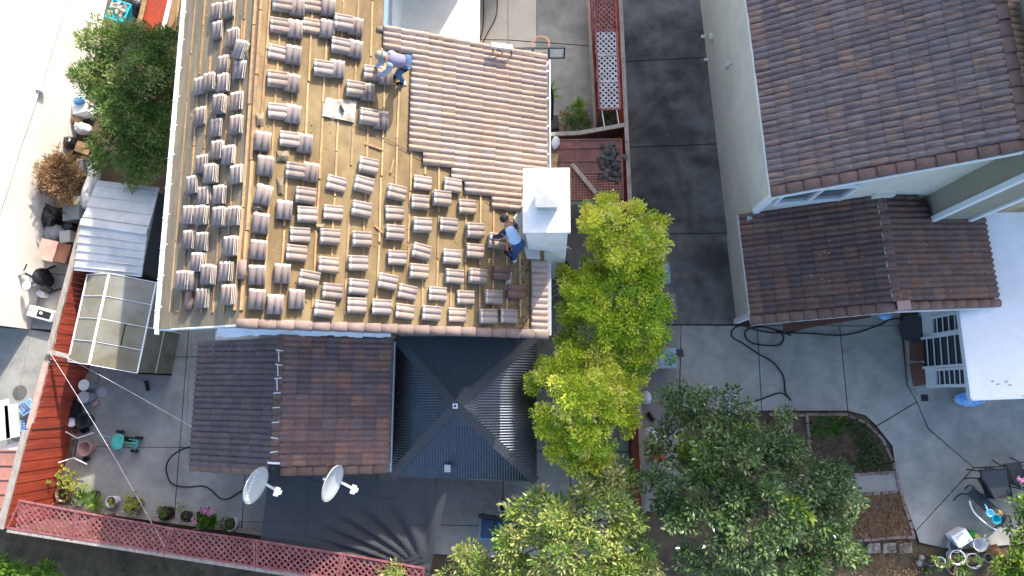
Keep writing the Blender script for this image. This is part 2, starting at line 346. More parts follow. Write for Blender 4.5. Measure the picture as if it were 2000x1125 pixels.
paving('side_path', 'concrete', [G((60, 380), (175, 380), (155, 540), (40, 528)), G((40, 528), (155, 540), (100, 645), (30, 640)), G((-40, 636), (62, 643), (30, 800), (-40, 800)), G((62, 643), (135, 655), (95, 760), (60, 900), (-40, 900), (-40, 800), (30, 800)),
    ])
# ---------------------------------------------------------------- roof tile meshes
PROF = [(-0.162, 0.0), (-0.142, 0.016), (-0.11, 0.046), (-0.075, 0.056), (-0.04, 0.046), (-0.008, 0.013), (0.012, 0.013), (0.046, 0.046), (0.08, 0.056), (0.115, 0.046), (0.148, 0.014), (0.162, 0.0)]
FLATP = [(-0.165, 0.0), (-0.16, 0.022), (-0.145, 0.038), (-0.115, 0.05), (-0.075, 0.05), (-0.045, 0.038), (-0.03, 0.014), (-0.018, 0.014), (-0.003, 0.038), (0.027, 0.05), (0.06, 0.05), (0.09, 0.038), (0.104, 0.016), (0.116, 0.016), (0.13, 0.032), (0.165, 0.032)]
def tile_mesh(name, mat, length=0.42, prof=PROF, th=0.017, h=1.0, flat=False):
    """one tile: length along x (head at -x, butt at +x); piled tiles show their paler unweathered head lap"""
    mb = MB(); k = len(prof); xs_ = (-length / 2, -length / 2 + 0.055, length / 2); vs = []
    for x in xs_:
        for y, z in prof: vs.append((x, y, z * h + th))
    for x in (xs_[0], xs_[2]):
        for y, z in prof: vs.append((x, y, z * h))
    B0, B1 = 3 * k, 4 * k
    top = [(s_ * k + i, (s_ + 1) * k + i, (s_ + 1) * k + i + 1, s_ * k + i + 1) for s_ in (0, 1) for i in range(k - 1)]
    fs = top + [(2 * k + i, B1 + i, B1 + i + 1, 2 * k + i + 1) for i in range(k - 1)] + [(i + 1, B0 + i + 1, B0 + i, i) for i in range(k - 1)]
    fs += [(0, B0, B1, 2 * k, k), (3 * k - 1, B1 + k - 1, B0 + k - 1, k - 1, 2 * k - 1)]
    mb.add(vs, fs); me = mb.mesh(name, mat)
    me.polygons.foreach_set('use_smooth', [i < len(top) for i in range(len(me.polygons))])
    if flat:
        me.materials.append(MATS['tile_head']); me.polygons.foreach_set('material_index', [1 if (i < k - 1 or i >= len(me.polygons) - 2) else 0 for i in range(len(me.polygons))])
    return me
TILE = {m: tile_mesh('roof_tile_' + m, m, h=h_, prof=FLATP if m == 'tile_pile' else PROF, flat=m == 'tile_pile') for m, h_ in (('tile_new', 1.35), ('tile_pile', 1.0), ('tile_brown', 1.35), ('tile_wine', 1.2), ('tile_plum', 1.2), ('tile_mottled', 1.45), ('tile_tan', 1.3))}
def barrel_mesh(name, mat, r=0.12, length=0.42, n=7, r1=None):
    mb = MB(); r1 = r1 or r * 0.86; vs = []; k = n + 1
    for rr in (0, -0.016):
        for x, q in ((-length / 2, r1), (length / 2, r)):
            for i in range(k):
                a = math.pi * i / n; vs.append((x, -(q + rr) * math.cos(a), (q + rr) * math.sin(a) * 0.8))
    fs = [(i, i + k, i + k + 1, i + 1) for i in range(n)] + [(k + i, 3 * k + i, 3 * k + i + 1, k + i + 1) for i in range(n)] + [(i, i + 1, 2 * k + i + 1, 2 * k + i) for i in range(n)]
    fs += [(0, 2 * k, 3 * k, k), (2 * k - 1, 4 * k - 1, 3 * k - 1, k - 1)]
    mb.add(vs, fs); me = mb.mesh(name, mat); me.polygons.foreach_set('use_smooth', [i < n for i in range(len(me.polygons))]); return me
CAP = {m: barrel_mesh('cap_tile_' + m, m) for m in ('tile_new', 'cap_brown', 'cap_pink', 'tile_tan')}
def lay_tiles(root, P, U, D, N, W, L, mesh, mask=None, exp=0.345, wid=0.305, name='roof_tile', u0=0.0):
    """courses of tiles on a slope: P top corner, U along the ridge, D downslope, N normal"""
    nrow = int(math.ceil(L / exp)); ncol = int(math.ceil(W / wid)); tl = math.asin(0.034 / 0.42)
    for i in range(nrow):
        butt = L - i * exp
        for j in range(ncol):
            u = u0 + (j + 0.5) * wid; d = butt - 0.21
            if u > W + 0.02 or d < -0.12: continue
            if mask and not mask(u, d): continue
            jx = random.uniform(-0.006, 0.006); ja = random.uniform(-0.012, 0.012)
            d2 = max(d, 0.18)
            o = P + U * (u + jx) + D * (d2 + random.uniform(-0.006, 0.006)) + N * 0.038
            x = (D * math.cos(tl) - N * math.sin(tl) * -1).normalized()   # butt end rides on the course below
            x = (x + U * ja).normalized(); y = N.cross(x).normalized(); z = x.cross(y)
            inst(name, mesh, frame(o, x, y, z), root)
def lay_caps(root, A, B, N, mesh, name='ridge_tile', step=0.36, width=1.0, sc=1.0, tilt=0.05):
    """barrel caps from high end A to low end B"""
    d = B - A; n = max(1, int(round(d.length / step))); x0 = d.normalized()
    for i in range(n):
        o = A + d * ((i + 0.5) / n) + N * random.uniform(0.0, 0.012)
        x = (x0 + N * (tilt * 1.0)).normalized(); x = (x + N.cross(x0) * random.uniform(-0.02, 0.02)).normalized(); y = N.cross(x).normalized(); z = x.cross(y)
        m = frame(o, x, y * width, z * sc); inst(name, mesh, m, root)
# ---------------------------------------------------------------- main house (roof being re-tiled)
SY, NY = 1.43, 8.62; RX, RZ = -6.6, 7.05; EX, EZ = -0.2, 4.3; KE = (RZ - EZ) / (EX - RX); WX = -8.88; WZ = RZ - KE * (RX - WX); NTOP = 16.0; MX = -4.05
def ez(x): return RZ - KE * (x - RX)
def wz(x): return RZ - KE * (RX - x)
NE = Vector((KE, 0, 1)).normalized(); NW = Vector((-KE, 0, 1)).normalized(); DE = Vector((1, 0, -KE)).normalized(); DW = Vector((-1, 0, -KE)).normalized(); Y = Vector((0, 1, 0))
house = thing('main_house', 'house with its tile roof half stripped to brown underlay and piled with tiles', 'house', (-5, 4, 0))
MB().prism([(WX + 0.45, SY + 0.35), (EX - 0.45, SY + 0.35), (EX - 0.45, NY - 0.3), (MX - 0.3, NY - 0.3), (MX - 0.3, NTOP), (WX + 0.45, NTOP)], -0.05, 3.9).part('wall', 'pale_blue', house)
g = MB(); y0 = SY + 0.352                          # south gable wall
g.slab([(WX + 0.45, y0, 3.9), (EX - 0.45, y0, 3.9), (EX - 0.45, y0, ez(EX - 0.45) - 0.2), (RX, y0, RZ - 0.2), (WX + 0.45, y0, wz(WX + 0.45) - 0.2)], 0.1); g.part('gable_wall', 'pale_blue', house)
MB().slab([(RX, SY, RZ), (EX, SY, EZ), (EX, NY, EZ), (MX, NY, ez(MX)), (MX, NTOP, ez(MX)), (RX, NTOP, RZ)], 0.14).part('roof_deck', 'underlay', house)
MB().slab([(RX, SY, RZ - 0.001), (RX, NTOP, RZ - 0.001), (WX, NTOP, WZ), (WX, SY, WZ)], 0.14).part('roof_deck', 'underlay_grey', house, label='weathered grey-brown west slope')
f = MB(); f.beam((WX + 0.01, SY - 0.02, WZ - 0.1), (RX, SY - 0.02, RZ - 0.1), 0.03, 0.2); f.beam((RX, SY - 0.02, RZ - 0.1), (EX, SY - 0.02, EZ - 0.1), 0.03, 0.2); f.part('rake_board', 'pale_blue', house)
# west eave: starter board, drip edge, gutter
MB().slab([(WX + 0.33, SY, wz(WX + 0.33) + 0.022), (WX + 0.33, NTOP, wz(WX + 0.33) + 0.022), (WX - 0.03, NTOP, wz(WX - 0.03) + 0.02), (WX - 0.03, SY, wz(WX - 0.03) + 0.02)], 0.015).part('starter_board', 'underlay_grey', house)
gm = MB(); prev = None
for k in range(60):
    y = SY + (NTOP - SY) * k / 59; gm.box((WX - 0.07 + random.uniform(-0.006, 0.006), y, WZ - 0.01), (0.06, (NTOP - SY) / 59 * 1.01, 0.1))
gm.part('gutter', 'pale_blue', house)
MB().box((WX - 0.115, (SY + NTOP) / 2, WZ + 0.03), (0.02, NTOP - SY, 0.05)).part('gutter_lip', 'trim_white', house)
for k in range(14): MB().beam((WX - 0.13, SY + 0.4 + k * 0.72, WZ + 0.065), (WX + 0.06, SY + 0.5 + k * 0.72, WZ + 0.11), 0.022, 0.012).part('gutter_strap', 'white_paint', house)
e = MB(); e.box((EX + 0.10, (SY + 3.35) / 2, EZ - 0.03), (0.14, 3.35 - SY, 0.11)); e.part('gutter', 'galvanised', house)
e = MB(); e.box((EX + 0.16, (5.0 + NY) / 2, EZ - 0.01), (0.025, NY - 5.0, 0.11)); e.box((EX + 0.09, (5.0 + NY) / 2, EZ - 0.07), (0.12, NY - 5.0, 0.012)); e.part('gutter', 'white_paint', house)
for k in range(5): MB().box((EX + 0.09, 5.3 + k * 0.75, EZ + 0.035), (0.15, 0.04, 0.012)).part('gutter_strap', 'white_paint', house)
n_ = MB(); n_.box((MX + 0.06, (NY + NTOP) / 2 + 0.05, ez(MX) - 0.05), (0.09, NTOP - NY - 0.1, 0.1)); n_.part('gutter', 'bin_blue', house)
# taller north storey, whose shadow lies over the top of the roof, and the flat white porch roof
MB().prism([(-8.6, 13.2), (-1.7, 13.2), (-1.7, 19), (-8.6, 19)], 0, 8.0).part('storey_shade_block', 'white_stucco', house)
MB().slab([(MX - 2.2, NY + 0.25, 2.75), (at(936, 60, 2.75).x, NY + 0.25, 2.75), (at(936, 60, 2.75).x - 0.02, 14, 2.75), (MX - 2.2, 14, 2.75)], 0.2).part('porch_roof', 'white_stucco', house)
MB().prism([(MX + 0.3, NY + 0.5), (at(936, 60, 2.75).x - 0.3, NY + 0.5), (at(936, 60, 2.75).x - 0.3, 14), (MX + 0.3, 14)], -0.05, 2.56).part('porch_wall', 'white_stucco', house)
MB().beam(at(764, -10, 2.77), at(780, 48, 2.77), 0.08, 0.03).part('roof_seam', 'roof_white', house)
# ridge nailers and leftover boards
for dx, w in ((-0.09, 0.05), (0.05, 0.06), (0.2, 0.045)):
    y = SY + 0.3
    while y < NTOP:
        l = random.uniform(1.4, 2.6); x = RX + dx; z = (ez(x) if dx > 0 else wz(x)) + 0.03
        MB().beam((x + random.uniform(-.02, .02), y, z), (x + random.uniform(-.02, .02), y + l, z), w, 0.05).part('ridge_board', 'batten', house); y += l + 0.03
def batten_row(x, west, y0, y1, skip=0.06):
    y = y0 + random.uniform(0, 0.3)
    while y < y1:
        l = random.uniform(0.9, 1.9); e = min(y + l, y1)
        if random.random() > skip and e - y > 0.15:
            z = (wz(x) if west else ez(x)) + 0.014; n = NW if west else NE
            MB().beam((x + random.uniform(-.012, .012), y, z), (x + random.uniform(-.012, .012), e, z), 0.042, 0.028, up=n).part('batten', 'batten', house)
        y = e + random.uniform(0.015, 0.09)
cE = math.sqrt(1 / (1 + KE * KE)); step = 0.345 * cE
xlines = [RX + 0.42 + i * step for i in range(40) if RX + 0.42 + i * step < EX - 0.1]
# bare/laid boundary: laid tiles are north-east of a stair line read off the photo
def laid_edge(x):                                # the y above which tiles are already laid, for a course at x
    if x < hit(797, 200, (RX, 0, RZ), NE).x - 0.05: return 8.15 if x > MX - 0.1 else 99
    xa = hit(797, 298, (RX, 0, RZ), NE); xb = hit(985, 418, (RX, 0, RZ), NE)
    t = (x - xa.x) / (xb.x - xa.x); return lerp(xa.y, xb.y, max(0, t)) - 0.02
LX0 = hit(797, 200, (RX, 0, RZ), NE).x
for x in xlines:
    top = min(laid_edge(x) + 0.15, NTOP if x < MX else NY)
    batten_row(x, False, SY + 0.25, min(top, 12.0))
for i in range(6): batten_row(RX - 0.42 - i * step, True, SY + 0.2, 12.0, 0.1)
# laid tiles on the east slope
Ptop = Vector((RX, SY, RZ)); Lslope = (EX + 0.04 - RX) / cE
def laid(u, d):
    x = RX + d * cE; y = SY + u
    if -0.75 < x and 3.3 < y < 5.12: return False          # round the chimney
    if y > NY + 0.02: return False
    if x > LX0 - 0.15 and y > laid_edge(x) + 0.12: return True
    if x > MX + 0.05 and y > 8.2 - (x - MX) * 0.12: return True
    return x > EX - 0.36 and y < 3.35 and y > SY + 0.12     # the old course along the eave
lay_tiles(house, Ptop, Y, DE, NE, NY - SY, Lslope, TILE['tile_new'], laid)
lay_caps(house, Vector((RX, SY + 0.02, RZ + 0.03)), Vector((EX + 0.05, SY + 0.02, EZ + 0.03)), NE, CAP['cap_pink'], 'rake_tile', 0.36, 1.0, 0.9)
lay_caps(house, Vector((MX - 0.1, NY + 0.02, ez(MX) + 0.04)), Vector((EX + 0.05, NY + 0.02, EZ + 0.03)), NE, CAP['cap_pink'], 'rake_tile', 0.36, 0.75, 0.75)
# flashing where the gable meets the lower roof, old paper scraps
fl = MB()
for k in range(26):
    x0 = -9.0 + k * 0.18; w = random.uniform(0.0, 0.07)
    fl.slab([(x0, SY + 0.28, 3.02 + (2.9 - abs(x0 + 7.05)) * 0.20), (x0 + 0.185, SY + 0.28, 3.02 + (2.9 - abs(x0 + 0.185 + 7.05)) * 0.20), (x0 + 0.185, SY + 0.1 - w, 2.98 + (2.9 - abs(x0 + 0.185 + 7.05)) * 0.2), (x0, SY + 0.1 - w, 2.98 + (2.9 - abs(x0 + 7.05)) * 0.20)], 0.01)
fl.part('flashing', 'pale_blue', house)
# chimney: white stucco stack with a slab top and a metal cap
ch = MB(); ch.box((-0.125, 4.22, 3.1), (0.94, 1.36, 6.4)); chim = ch.part('chimney', 'chimney_white', house, bevel=0.015)
MB().box((-0.125, 4.22, 6.40), (1.04, 1.47, 0.12)).part('slab_top', 'chimney_white', chim, bevel=0.012)
cc = at(1069, 385, 6.7); cp = MB(); cp.box((cc.x, cc.y, 6.62), (0.44, 0.44, 0.32))
cp.part('cap_screen', 'galvanised', chim)
c2 = MB(); cx, cy = cc.x, cc.y; r = 0.26; zt = 6.80
c2.box((cx, cy, zt), (0.52, 0.52, 0.05)); c2.add([(cx - r, cy - r, zt + .026), (cx + r, cy - r, zt + .026), (cx + r, cy + r, zt + .026), (cx - r, cy + r, zt + .026), (cx, cy, zt + 0.055)], [(0, 1, 4), (1, 2, 4), (2, 3, 4), (3, 0, 4)])
c2.part('cap_lid', 'galvanised', chim)
fs_ = MB(); fs_.slab([(-0.66, 4.95, ez(-0.66) + .035), (-0.95, 4.3, ez(-0.95) + .035), (-0.62, 3.3, ez(-.62) + .035), (-0.3, 3.3, ez(-.3) + .035), (-0.4, 4.95, ez(-.4) + .035)], 0.008); fs_.part('flashing', 'galvanised', chim)
# ---------------------------------------------------------------- tile piles on the roof
def pile(p, n, along, side, label, group, cnt, yaw=0.0, mat='tile_pile', kind='tile_stack', skew=0.007):
    t = thing(kind, label, 'tile stack', p, group=group)
    x0 = along; y0 = n.cross(x0).normalized(); R = Matrix.Rotation(yaw, 3, n); x0 = R @ x0; y0 = R @ y0
    t.matrix_basis = frame(p, x0, y0, n); ORG[t.name] = Vector(p)
    zz = 0.004
    for k in range(cnt):
        o = bpy.data.objects.new('roof_tile', TILE[mat]); COL.objects.link(o); o.parent = t
        o.matrix_basis = Matrix.Translation((random.uniform(-skew, skew) * 1.4, random.uniform(-skew, skew), zz)) @ Matrix.Rotation(random.uniform(-.018, .018), 4, 'Z')
        zz += random.uniform(0.038, 0.044)
    return t
hE = [(550,5),(612,5),(546,47),(609,47),(669,43),(542,99),(665,87),(631,131),(727,141),(541,152),(693,172),(542,214),(719,226),(566,269),(577,330),(718,322),(656,355),(709,358),(824,354),(883,359),
 (596,380),(599,416),(585,455),(578,491),(603,542),(648,566),(632,601),(650,411),(643,460),(640,515),(705,406),(705,464),(698,511),(698,558),(696,594),(773,373),(770,412),(770,451),(775,500),(756,547),(744,597),(795,567),(790,605),
 (820,392),(861,385),(912,401),(823,437),(875,436),(926,448),(822,489),(881,499),(926,487),(816,527),(886,537),(930,537),(977,530),(1004,566),(962,578),(854,571),(908,578),(841,609),(892,612),(951,615),(992,615),(969,468)]
vE = [(579,12),(640,12),(575,54),(638,55),(694,50),(572,105),(693,94),(657,132),(752,146),(569,160),(717,178),(571,220),(743,232),(512,274),(594,277),(517,322),(606,334),(513,379),(508,434),(503,486),(501,535),(500,582),(536,592),(578,581),(554,407),(550,532)]
vW = [(422,20),(448,15),(425,56),(457,71),(473,95),(437,122),(468,133),(390,165),(411,158),(438,160),(432,202),(464,195),(392,224),(422,246),(463,242),(426,290),(448,300),(397,318),(415,337),(464,338),(378,358),(400,380),(430,378),
 (370,417),(397,418),(432,421),(459,420),(371,466),(396,470),(455,478),(390,510),(361,545),(410,534),(443,528),(397,580),(450,573)]
tilt = {(709,358): -.16, (705,406): -.16, (656,355): -.12, (513,379): -.2, (603,542): -.12, (773,373): -.12, (822,489): -.15, (756,547): -.15, (795,567): -.14, (790,605): -.12, (632,601): -.1, (718,322): -.1, (883,359): -.1, (473,95): -.3, (468,133): -.15, (542,99): -.02}
items = []
for q in hE: items.append((q, 'h', hit(q[0] + 1, q[1] + 3, Vector((RX, 0, RZ)) + NE * 0.09, NE) - NE * 0.085, False))
for q in vE: items.append((q, 'v', hit(q[0] + 1, q[1] + 3, Vector((RX, 0, RZ)) + NE * 0.09, NE) - NE * 0.085, False))
for q in vW: items.append((q, 'v', hit(q[0] - 2, q[1] + 3, Vector((RX, 0, RZ)) + NW * 0.09, NW) - NW * 0.085, True))
for west in (False, True):
    rows = {}
    for it in items:
        if it[3] == west: rows.setdefault(int(abs(it[2].x - RX) / (0.62 if not west else 0.55)), []).append(it)
    for ci, key in enumerate(sorted(rows)):
        for ri, it in enumerate(sorted(rows[key], key=lambda i: i[2].y)):
            q, ty, p, w = it
            lab = 'pinkish tile pile, %s column %s of the ridge, %s up from the bottom rake' % (ORD[ci], 'left' if west else 'right', ORD[ri])
            n = NW if west else NE; al = (DE if not west else DW) if ty == 'h' else -Y
            if q == (969, 468): p = p + n * 0.0
            yw = tilt.get(q, 0) + random.uniform(-0.05, 0.05)
            cnt = random.choice((2, 3, 3, 4, 4)) if west else random.choice((2, 3, 4, 4, 5))
            if ty == 'v' and not west and (q[0] > 520 and q[1] < 340): cnt = 3
            m_ = 'tile_brown' if q in ((977,530),(1004,566)) else 'tile_pile'  # two piles take darker brown: chimney shade put into their colour
            pile(p, n, al, None, lab, 'piles of roof tiles on the stripped roof', cnt, yw, m_)
# loose ridge barrels on the west slope and by the ridge
for q, lab in (((368, 587), 'single rounded ridge tile lying near the lower left roof corner'), ((472, 527), 'rounded ridge tile resting on the ridge boards')):
    p = hit(q[0], q[1], Vector((RX, 0, RZ)) + NW * 0.05, NW) - NW * 0.03
    t = thing('ridge_tile', lab, 'roof tile', p); t.matrix_basis = frame(p, -Y, NW.cross(-Y), NW)
    o = bpy.data.objects.new('barrel', CAP['cap_pink']); COL.objects.link(o); o.parent = t
p = hit(386, 551, Vector((RX, 0, RZ)), NW); t = thing('leaning_tile', 'narrow tile stood on edge between piles on the left slope', 'roof tile', p); t.matrix_basis = frame(p + NW * 0.12, -Y, NW, Y.cross(NW) * 1.0); 
o = bpy.data.objects.new('roof_tile', TILE['tile_pile']); COL.objects.link(o); o.parent = t
def on_e(px, py, h=0.0): return hit(px, py, Vector((RX, 0, RZ)) + NE * h, NE)
def on_w(px, py, h=0.0): return hit(px, py, Vector((RX, 0, RZ)) + NW * h, NW)
# white sheet with a tool, scraps of felt, loose sticks
sh = MB(); c4 = [on_e(636, 191, .03), on_e(696, 199, .04), on_e(692, 240, .05), on_e(628, 227, .03)]
k = 8; vs_ = []; 
for i in range(k + 1):
    for j in range(k + 1):
        a = lerp(lerp(c4[0], c4[1], i / k), lerp(c4[3], c4[2], i / k), j / k); vs_.append(a + NE * (0.035 * math.sin(i * 1.9 + j * .7) * math.cos(j * 1.7 - i * .4) + 0.03 + random.uniform(-.012, .012)))
sh.add(vs_, [(i * (k + 1) + j, i * (k + 1) + j + 1, (i + 1) * (k + 1) + j + 1, (i + 1) * (k + 1) + j) for i in range(k) for j in range(k)])
sh.one('plastic_sheet', 'paper', 'crumpled white plastic sheet lying flat on the brown underlay', 'sheet', smooth=True)
MB().tube([on_e(665, 206, .1), on_e(671, 218, .11)], 0.025, 8).one('tool_handle', 'black', 'short black tool handle lying on the white sheet', 'tool')
for i, (a, b, lab) in enumerate((((713, 280), (750, 293), 'pale broken stick lying alone on the underlay right of the white sheet'), ((769, 312), (763, 338), 'short broken batten piece below the pale stick'), ((473, 40), (470, 130), 'long thin stick on the left slope beside the ridge'), ((732, 440), (748, 455), 'little batten offcut between two tile columns mid roof'))):
    f_ = on_w if a[0] < 490 else on_e
    MB().beam(f_(*a, .03), f_(*b, .04), 0.04, 0.025).one('wood_stick', 'batten', lab, 'stick')
def scrap(px, py, w, h, lab, mat='underlay_grey', f_=on_e):
    mb = MB(); c = [f_(px - w + random.uniform(-3, 3), py - h, .02), f_(px, py - h * .7, .07), f_(px + w, py - h, .03), f_(px + w * .8, py, .09), f_(px + w, py + h, .03), f_(px, py + h * .8, .06), f_(px - w, py + h, .02), f_(px - w * .7, py, .08)]
    c.append(f_(px, py, .12)); mb.add(c, [(i, (i + 1) % 8, 8) for i in range(8)]); return mb.one('felt_scrap', mat, lab, 'felt scrap')
scrap(508, 232, 8, 14, 'torn felt scrap above the uppermost upright pile beside the ridge'); scrap(552, 304, 13, 12, 'crumpled felt between two upright piles near the ridge'); scrap(548, 362, 6, 18, 'long curled felt strip right of the ridge piles')
scrap(503, 405, 12, 7, 'ragged felt piece between ridge piles, halfway down'); scrap(625, 443, 9, 7, 'small torn felt on a tile pile, middle of the roof'); scrap(478, 98, 8, 22, 'dark torn felt flap left of the ridge', f_=on_w)
scrap(993, 548, 7, 18, 'white torn paper on the shaded pile near the chimney', 'paper'); 
MB().tube(spline([on_e(690, 245, .05), on_e(760, 275, .04), on_e(840, 318, .04), on_e(905, 345, .04), on_e(950, 390, .04), on_e(985, 420, .05)]), 0.007, 5).one('safety_rope', 'black', 'thin dark rope crossing the underlay toward the chimney', 'rope')
# debris on lower right underlay
M('debris', (0.10, 0.06, 0.035), 0.95, 0.4, 14, (0.2, 0.13, 0.07), 0.8, 30)
db = MB()
for i in range(420):
    q = on_e(random.gauss(1018, 14), random.uniform(500, 645), .0); s = random.uniform(0.008, 0.022)
    if EX - 0.36 < q.x or q.y > 3.3: continue
    db.blob(q + NE * 0.008, (s, s * random.uniform(.6, 1.6), 0.012), 6, .3)
db.one('roof_debris', 'debris', 'dark broken mortar crumbs strewn beside the eave course', 'debris', kind='stuff')
# ---------------------------------------------------------------- tiled single-storey addition
add = thing('tiled_addition', 'low addition with dark brown tile gable roof below the stripped roof', 'house', (-7.05, -0.3, 0))
AX0, AX1, AY0, AY1, AR, AE, AZ = -9.72, -4.42, -2.05, SY - 0.02, -7.06, 2.6, 3.55
MB().prism([(AX0 + .3, AY0 + .25), (AX1 - .3, AY0 + .25), (AX1 - .3, SY + .3), (AX0 + .3, SY + .3)], -0.05, 2.45).part('wall', 'white_stucco', add)
MB().slab([(AR, AY0, AZ), (AR, AY1, AZ), (AX0, AY1, AE), (AX0, AY0, AE)], 0.1).part('roof_deck', 'brown_wood', add)
MB().slab([(AR, AY0, AZ - .001), (AR, AY1, AZ - .001), (AX1, AY1, AE), (AX1, AY0, AE)], 0.1).part('roof_deck', 'brown_wood', add)
kw = (AZ - AE) / (AR - AX0); ke = (AZ - AE) / (AX1 - AR)
Dw = Vector((-1, 0, -kw)).normalized(); De = Vector((1, 0, -ke)).normalized(); nw = Vector((-kw, 0, 1)).normalized(); ne = Vector((ke, 0, 1)).normalized()
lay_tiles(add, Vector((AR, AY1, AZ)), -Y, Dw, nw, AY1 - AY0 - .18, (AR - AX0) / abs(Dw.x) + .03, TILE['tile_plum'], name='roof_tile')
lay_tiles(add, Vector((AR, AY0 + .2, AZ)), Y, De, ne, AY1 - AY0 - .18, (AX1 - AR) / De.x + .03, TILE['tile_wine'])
lay_caps(add, Vector((AR, AY1, AZ + .05)), Vector((AR, AY0 + .35, AZ + .05)), Vector((0, 0, 1)), CAP['cap_brown'], 'ridge_tile', .37, 1.0, .6)
lay_caps(add, Vector((AR - .15, AY0 + .08, AZ + .0)), Vector((AX0, AY0 + .08, AE + .03)), nw, CAP['cap_brown'], 'rake_tile', .36, 1.0, .7)
lay_caps(add, Vector((AR + .15, AY0 + .08, AZ + .0)), Vector((AX1, AY0 + .08, AE + .03)), ne, CAP['cap_brown'], 'rake_tile', .36, 1.0, .7)
for k in range(8):
    m = MB(); y = AY1 - .3 - k * .37; pts = [(AR + random.uniform(-.12, .12), y + random.uniform(-.02, .02), AZ + .155) for _ in range(3)]
    m.beam((AR - .09, y, AZ + .15), (AR + .1, y + random.uniform(-.03, .03), AZ + .15), 0.022, 0.015)
    if k < 3: m.beam((AR - .02, y, AZ + .155), (AR + .01, y - .3, AZ + .155), .022, .012)
    m.part('mortar_streak', 'white_paint', add)
MB().prism([(AR - .14, AY0 - .01), (AR + .16, AY0 - .01), (AR + .14, AY0 + .3), (AR - .13, AY0 + .3)], AZ + .0, AZ + .1).part('felt_patch', 'black', add)
MB().beam((AR - .15, AY0 + .31, AZ + .1), (AR + .16, AY0 + .3, AZ + .12), .05, .05).part('mortar_streak', 'white_paint', add)
MB().box((AX0 - .035, (AY0 + AY1) / 2, AE + .02), (.02, AY1 - AY0, .1)).part('gutter', 'pale_blue', add)
gm = MB(); gm.box((AX1 + .12, (AY0 + AY1) / 2, AE - .03), (.025, AY1 - AY0, .1)); gm.box((AX1 + .06, (AY0 + AY1) / 2, AE - .085), (.12, AY1 - AY0, .012))
gm.part('gutter', 'galvanised', add)
for k in range(6): MB().box((AX1 + .06, AY0 + .2 + k * .62, AE + .022), (.12, .03, .012)).part('gutter_strap', 'galvanised', add)
# ---------------------------------------------------------------- metal gazebo
gz = thing('gazebo', 'black corrugated metal gazebo roof with crossing hip strips and small finial', 'gazebo', (-2.5, -.3, 0))
c = [at(762, 652, 2.2), at(1046, 660, 2.2), at(1047, 940, 2.2), at(765, 922, 2.2)]; c = [Vector((-4.36, 1.55, 2.2)), Vector((-.47, 1.55, 2.2)), Vector((-.46, -2.28, 2.2)), Vector((-4.36, -2.2, 2.2))]
ap = at(890, 793, 3.05)
for s in range(4):
    a, b = c[s], c[(s + 1) % 4]; w = (b - a); n = 54; mb = MB(); nn = w.cross(ap - a).normalized(); nn = nn if nn.z > 0 else -nn
    mid = (a + b) / 2; upd = (ap - mid)
    def top(t):                            # length of the rib at parameter t along the eave
        ta = (ap - a).dot(w) / w.length_squared
        return t / ta if t < ta else (1 - t) / (1 - ta)
    foot = a + w * ((ap - a).dot(w) / w.length_squared); rise = ap - foot
    prof = []
    for i in range(n * 4 + 1):
        t = i / (n * 4); z = (0.0, 0.012, 0.017, 0.012)[i % 4]; prof.append((t, z))
    vs_ = []
    for t, z in prof:
        vs_.append(a + w * t + nn * z); vs_.append(a + w * t + rise * max(0.0, top(t)) * .985 + nn * z)
    mb.add(vs_, [(2 * i, 2 * i + 2, 2 * i + 3, 2 * i + 1) for i in range(len(prof) - 1)])
    p_ = mb.part('roof_panel', 'steel_black', gz, smooth=True)
    sc = MB()
    for row in (.06, .42):
        for i in range(9):
            t = .5 + (i - 4) * .1 * (1 - row)
            sc.box(a + w * t + rise * row + nn * .02, (.012, .012, .01))
    sc.part('screw_row', 'galvanised', p_, kind='stuff')
    # small upper vent tier
    v0 = lerp(a, ap, .74) + nn * .05; v1 = lerp(b, ap, .74) + nn * .05; tt = MB(); k = 14; vs_ = []
    for i in range(k * 2 + 1):
        t = i / (k * 2); q = lerp(v0, v1, t) + nn * (.012 if i % 2 else 0); up_ = lerp(q, ap + nn * .05, 1 - abs(2 * t - 1)) ; vs_ += [q, up_]
    tt.add(vs_, [(2 * i, 2 * i + 2, 2 * i + 3, 2 * i + 1) for i in range(2 * k)]); tt.part('vent_panel', 'steel_black', gz)
    hip = MB(); d_ = (ap - a); hip.beam(a + Vector((0, 0, .045)), ap + Vector((0, 0, .06)), .25, .02); hip.part('hip_strip', 'steel_strip', gz, bevel=.004)
    ed = MB(); ed.beam(a - Vector((0, 0, .03)), b - Vector((0, 0, .03)), .05, .07); ed.part('edge_beam', 'steel_strip', gz)
    q = lerp(a, ap, .12); MB().box((q.x, q.y, 1.05), (.1, .1, 2.2)).part('post', 'steel_strip', gz)
fi = MB(); fi.box(ap + Vector((0, 0, .1)), (.13, .13, .03)); fin = fi.part('finial', 'plastic_white', gz, bevel=.01)
MB().lathe([(.035, 0), (.03, .03), (.0, .04)], ap + Vector((0, 0, .118)), 8).part('finial_knob', 'black', fin)
sp = at(874, 915, 2.45); MB().box(sp, (.17, .2, .03), Matrix.Rotation(.3, 3, 'X')).one('solar_panel', 'plastic_grey', 'small square solar light panel on the gazebo roof slope', 'solar panel', bevel=.004)
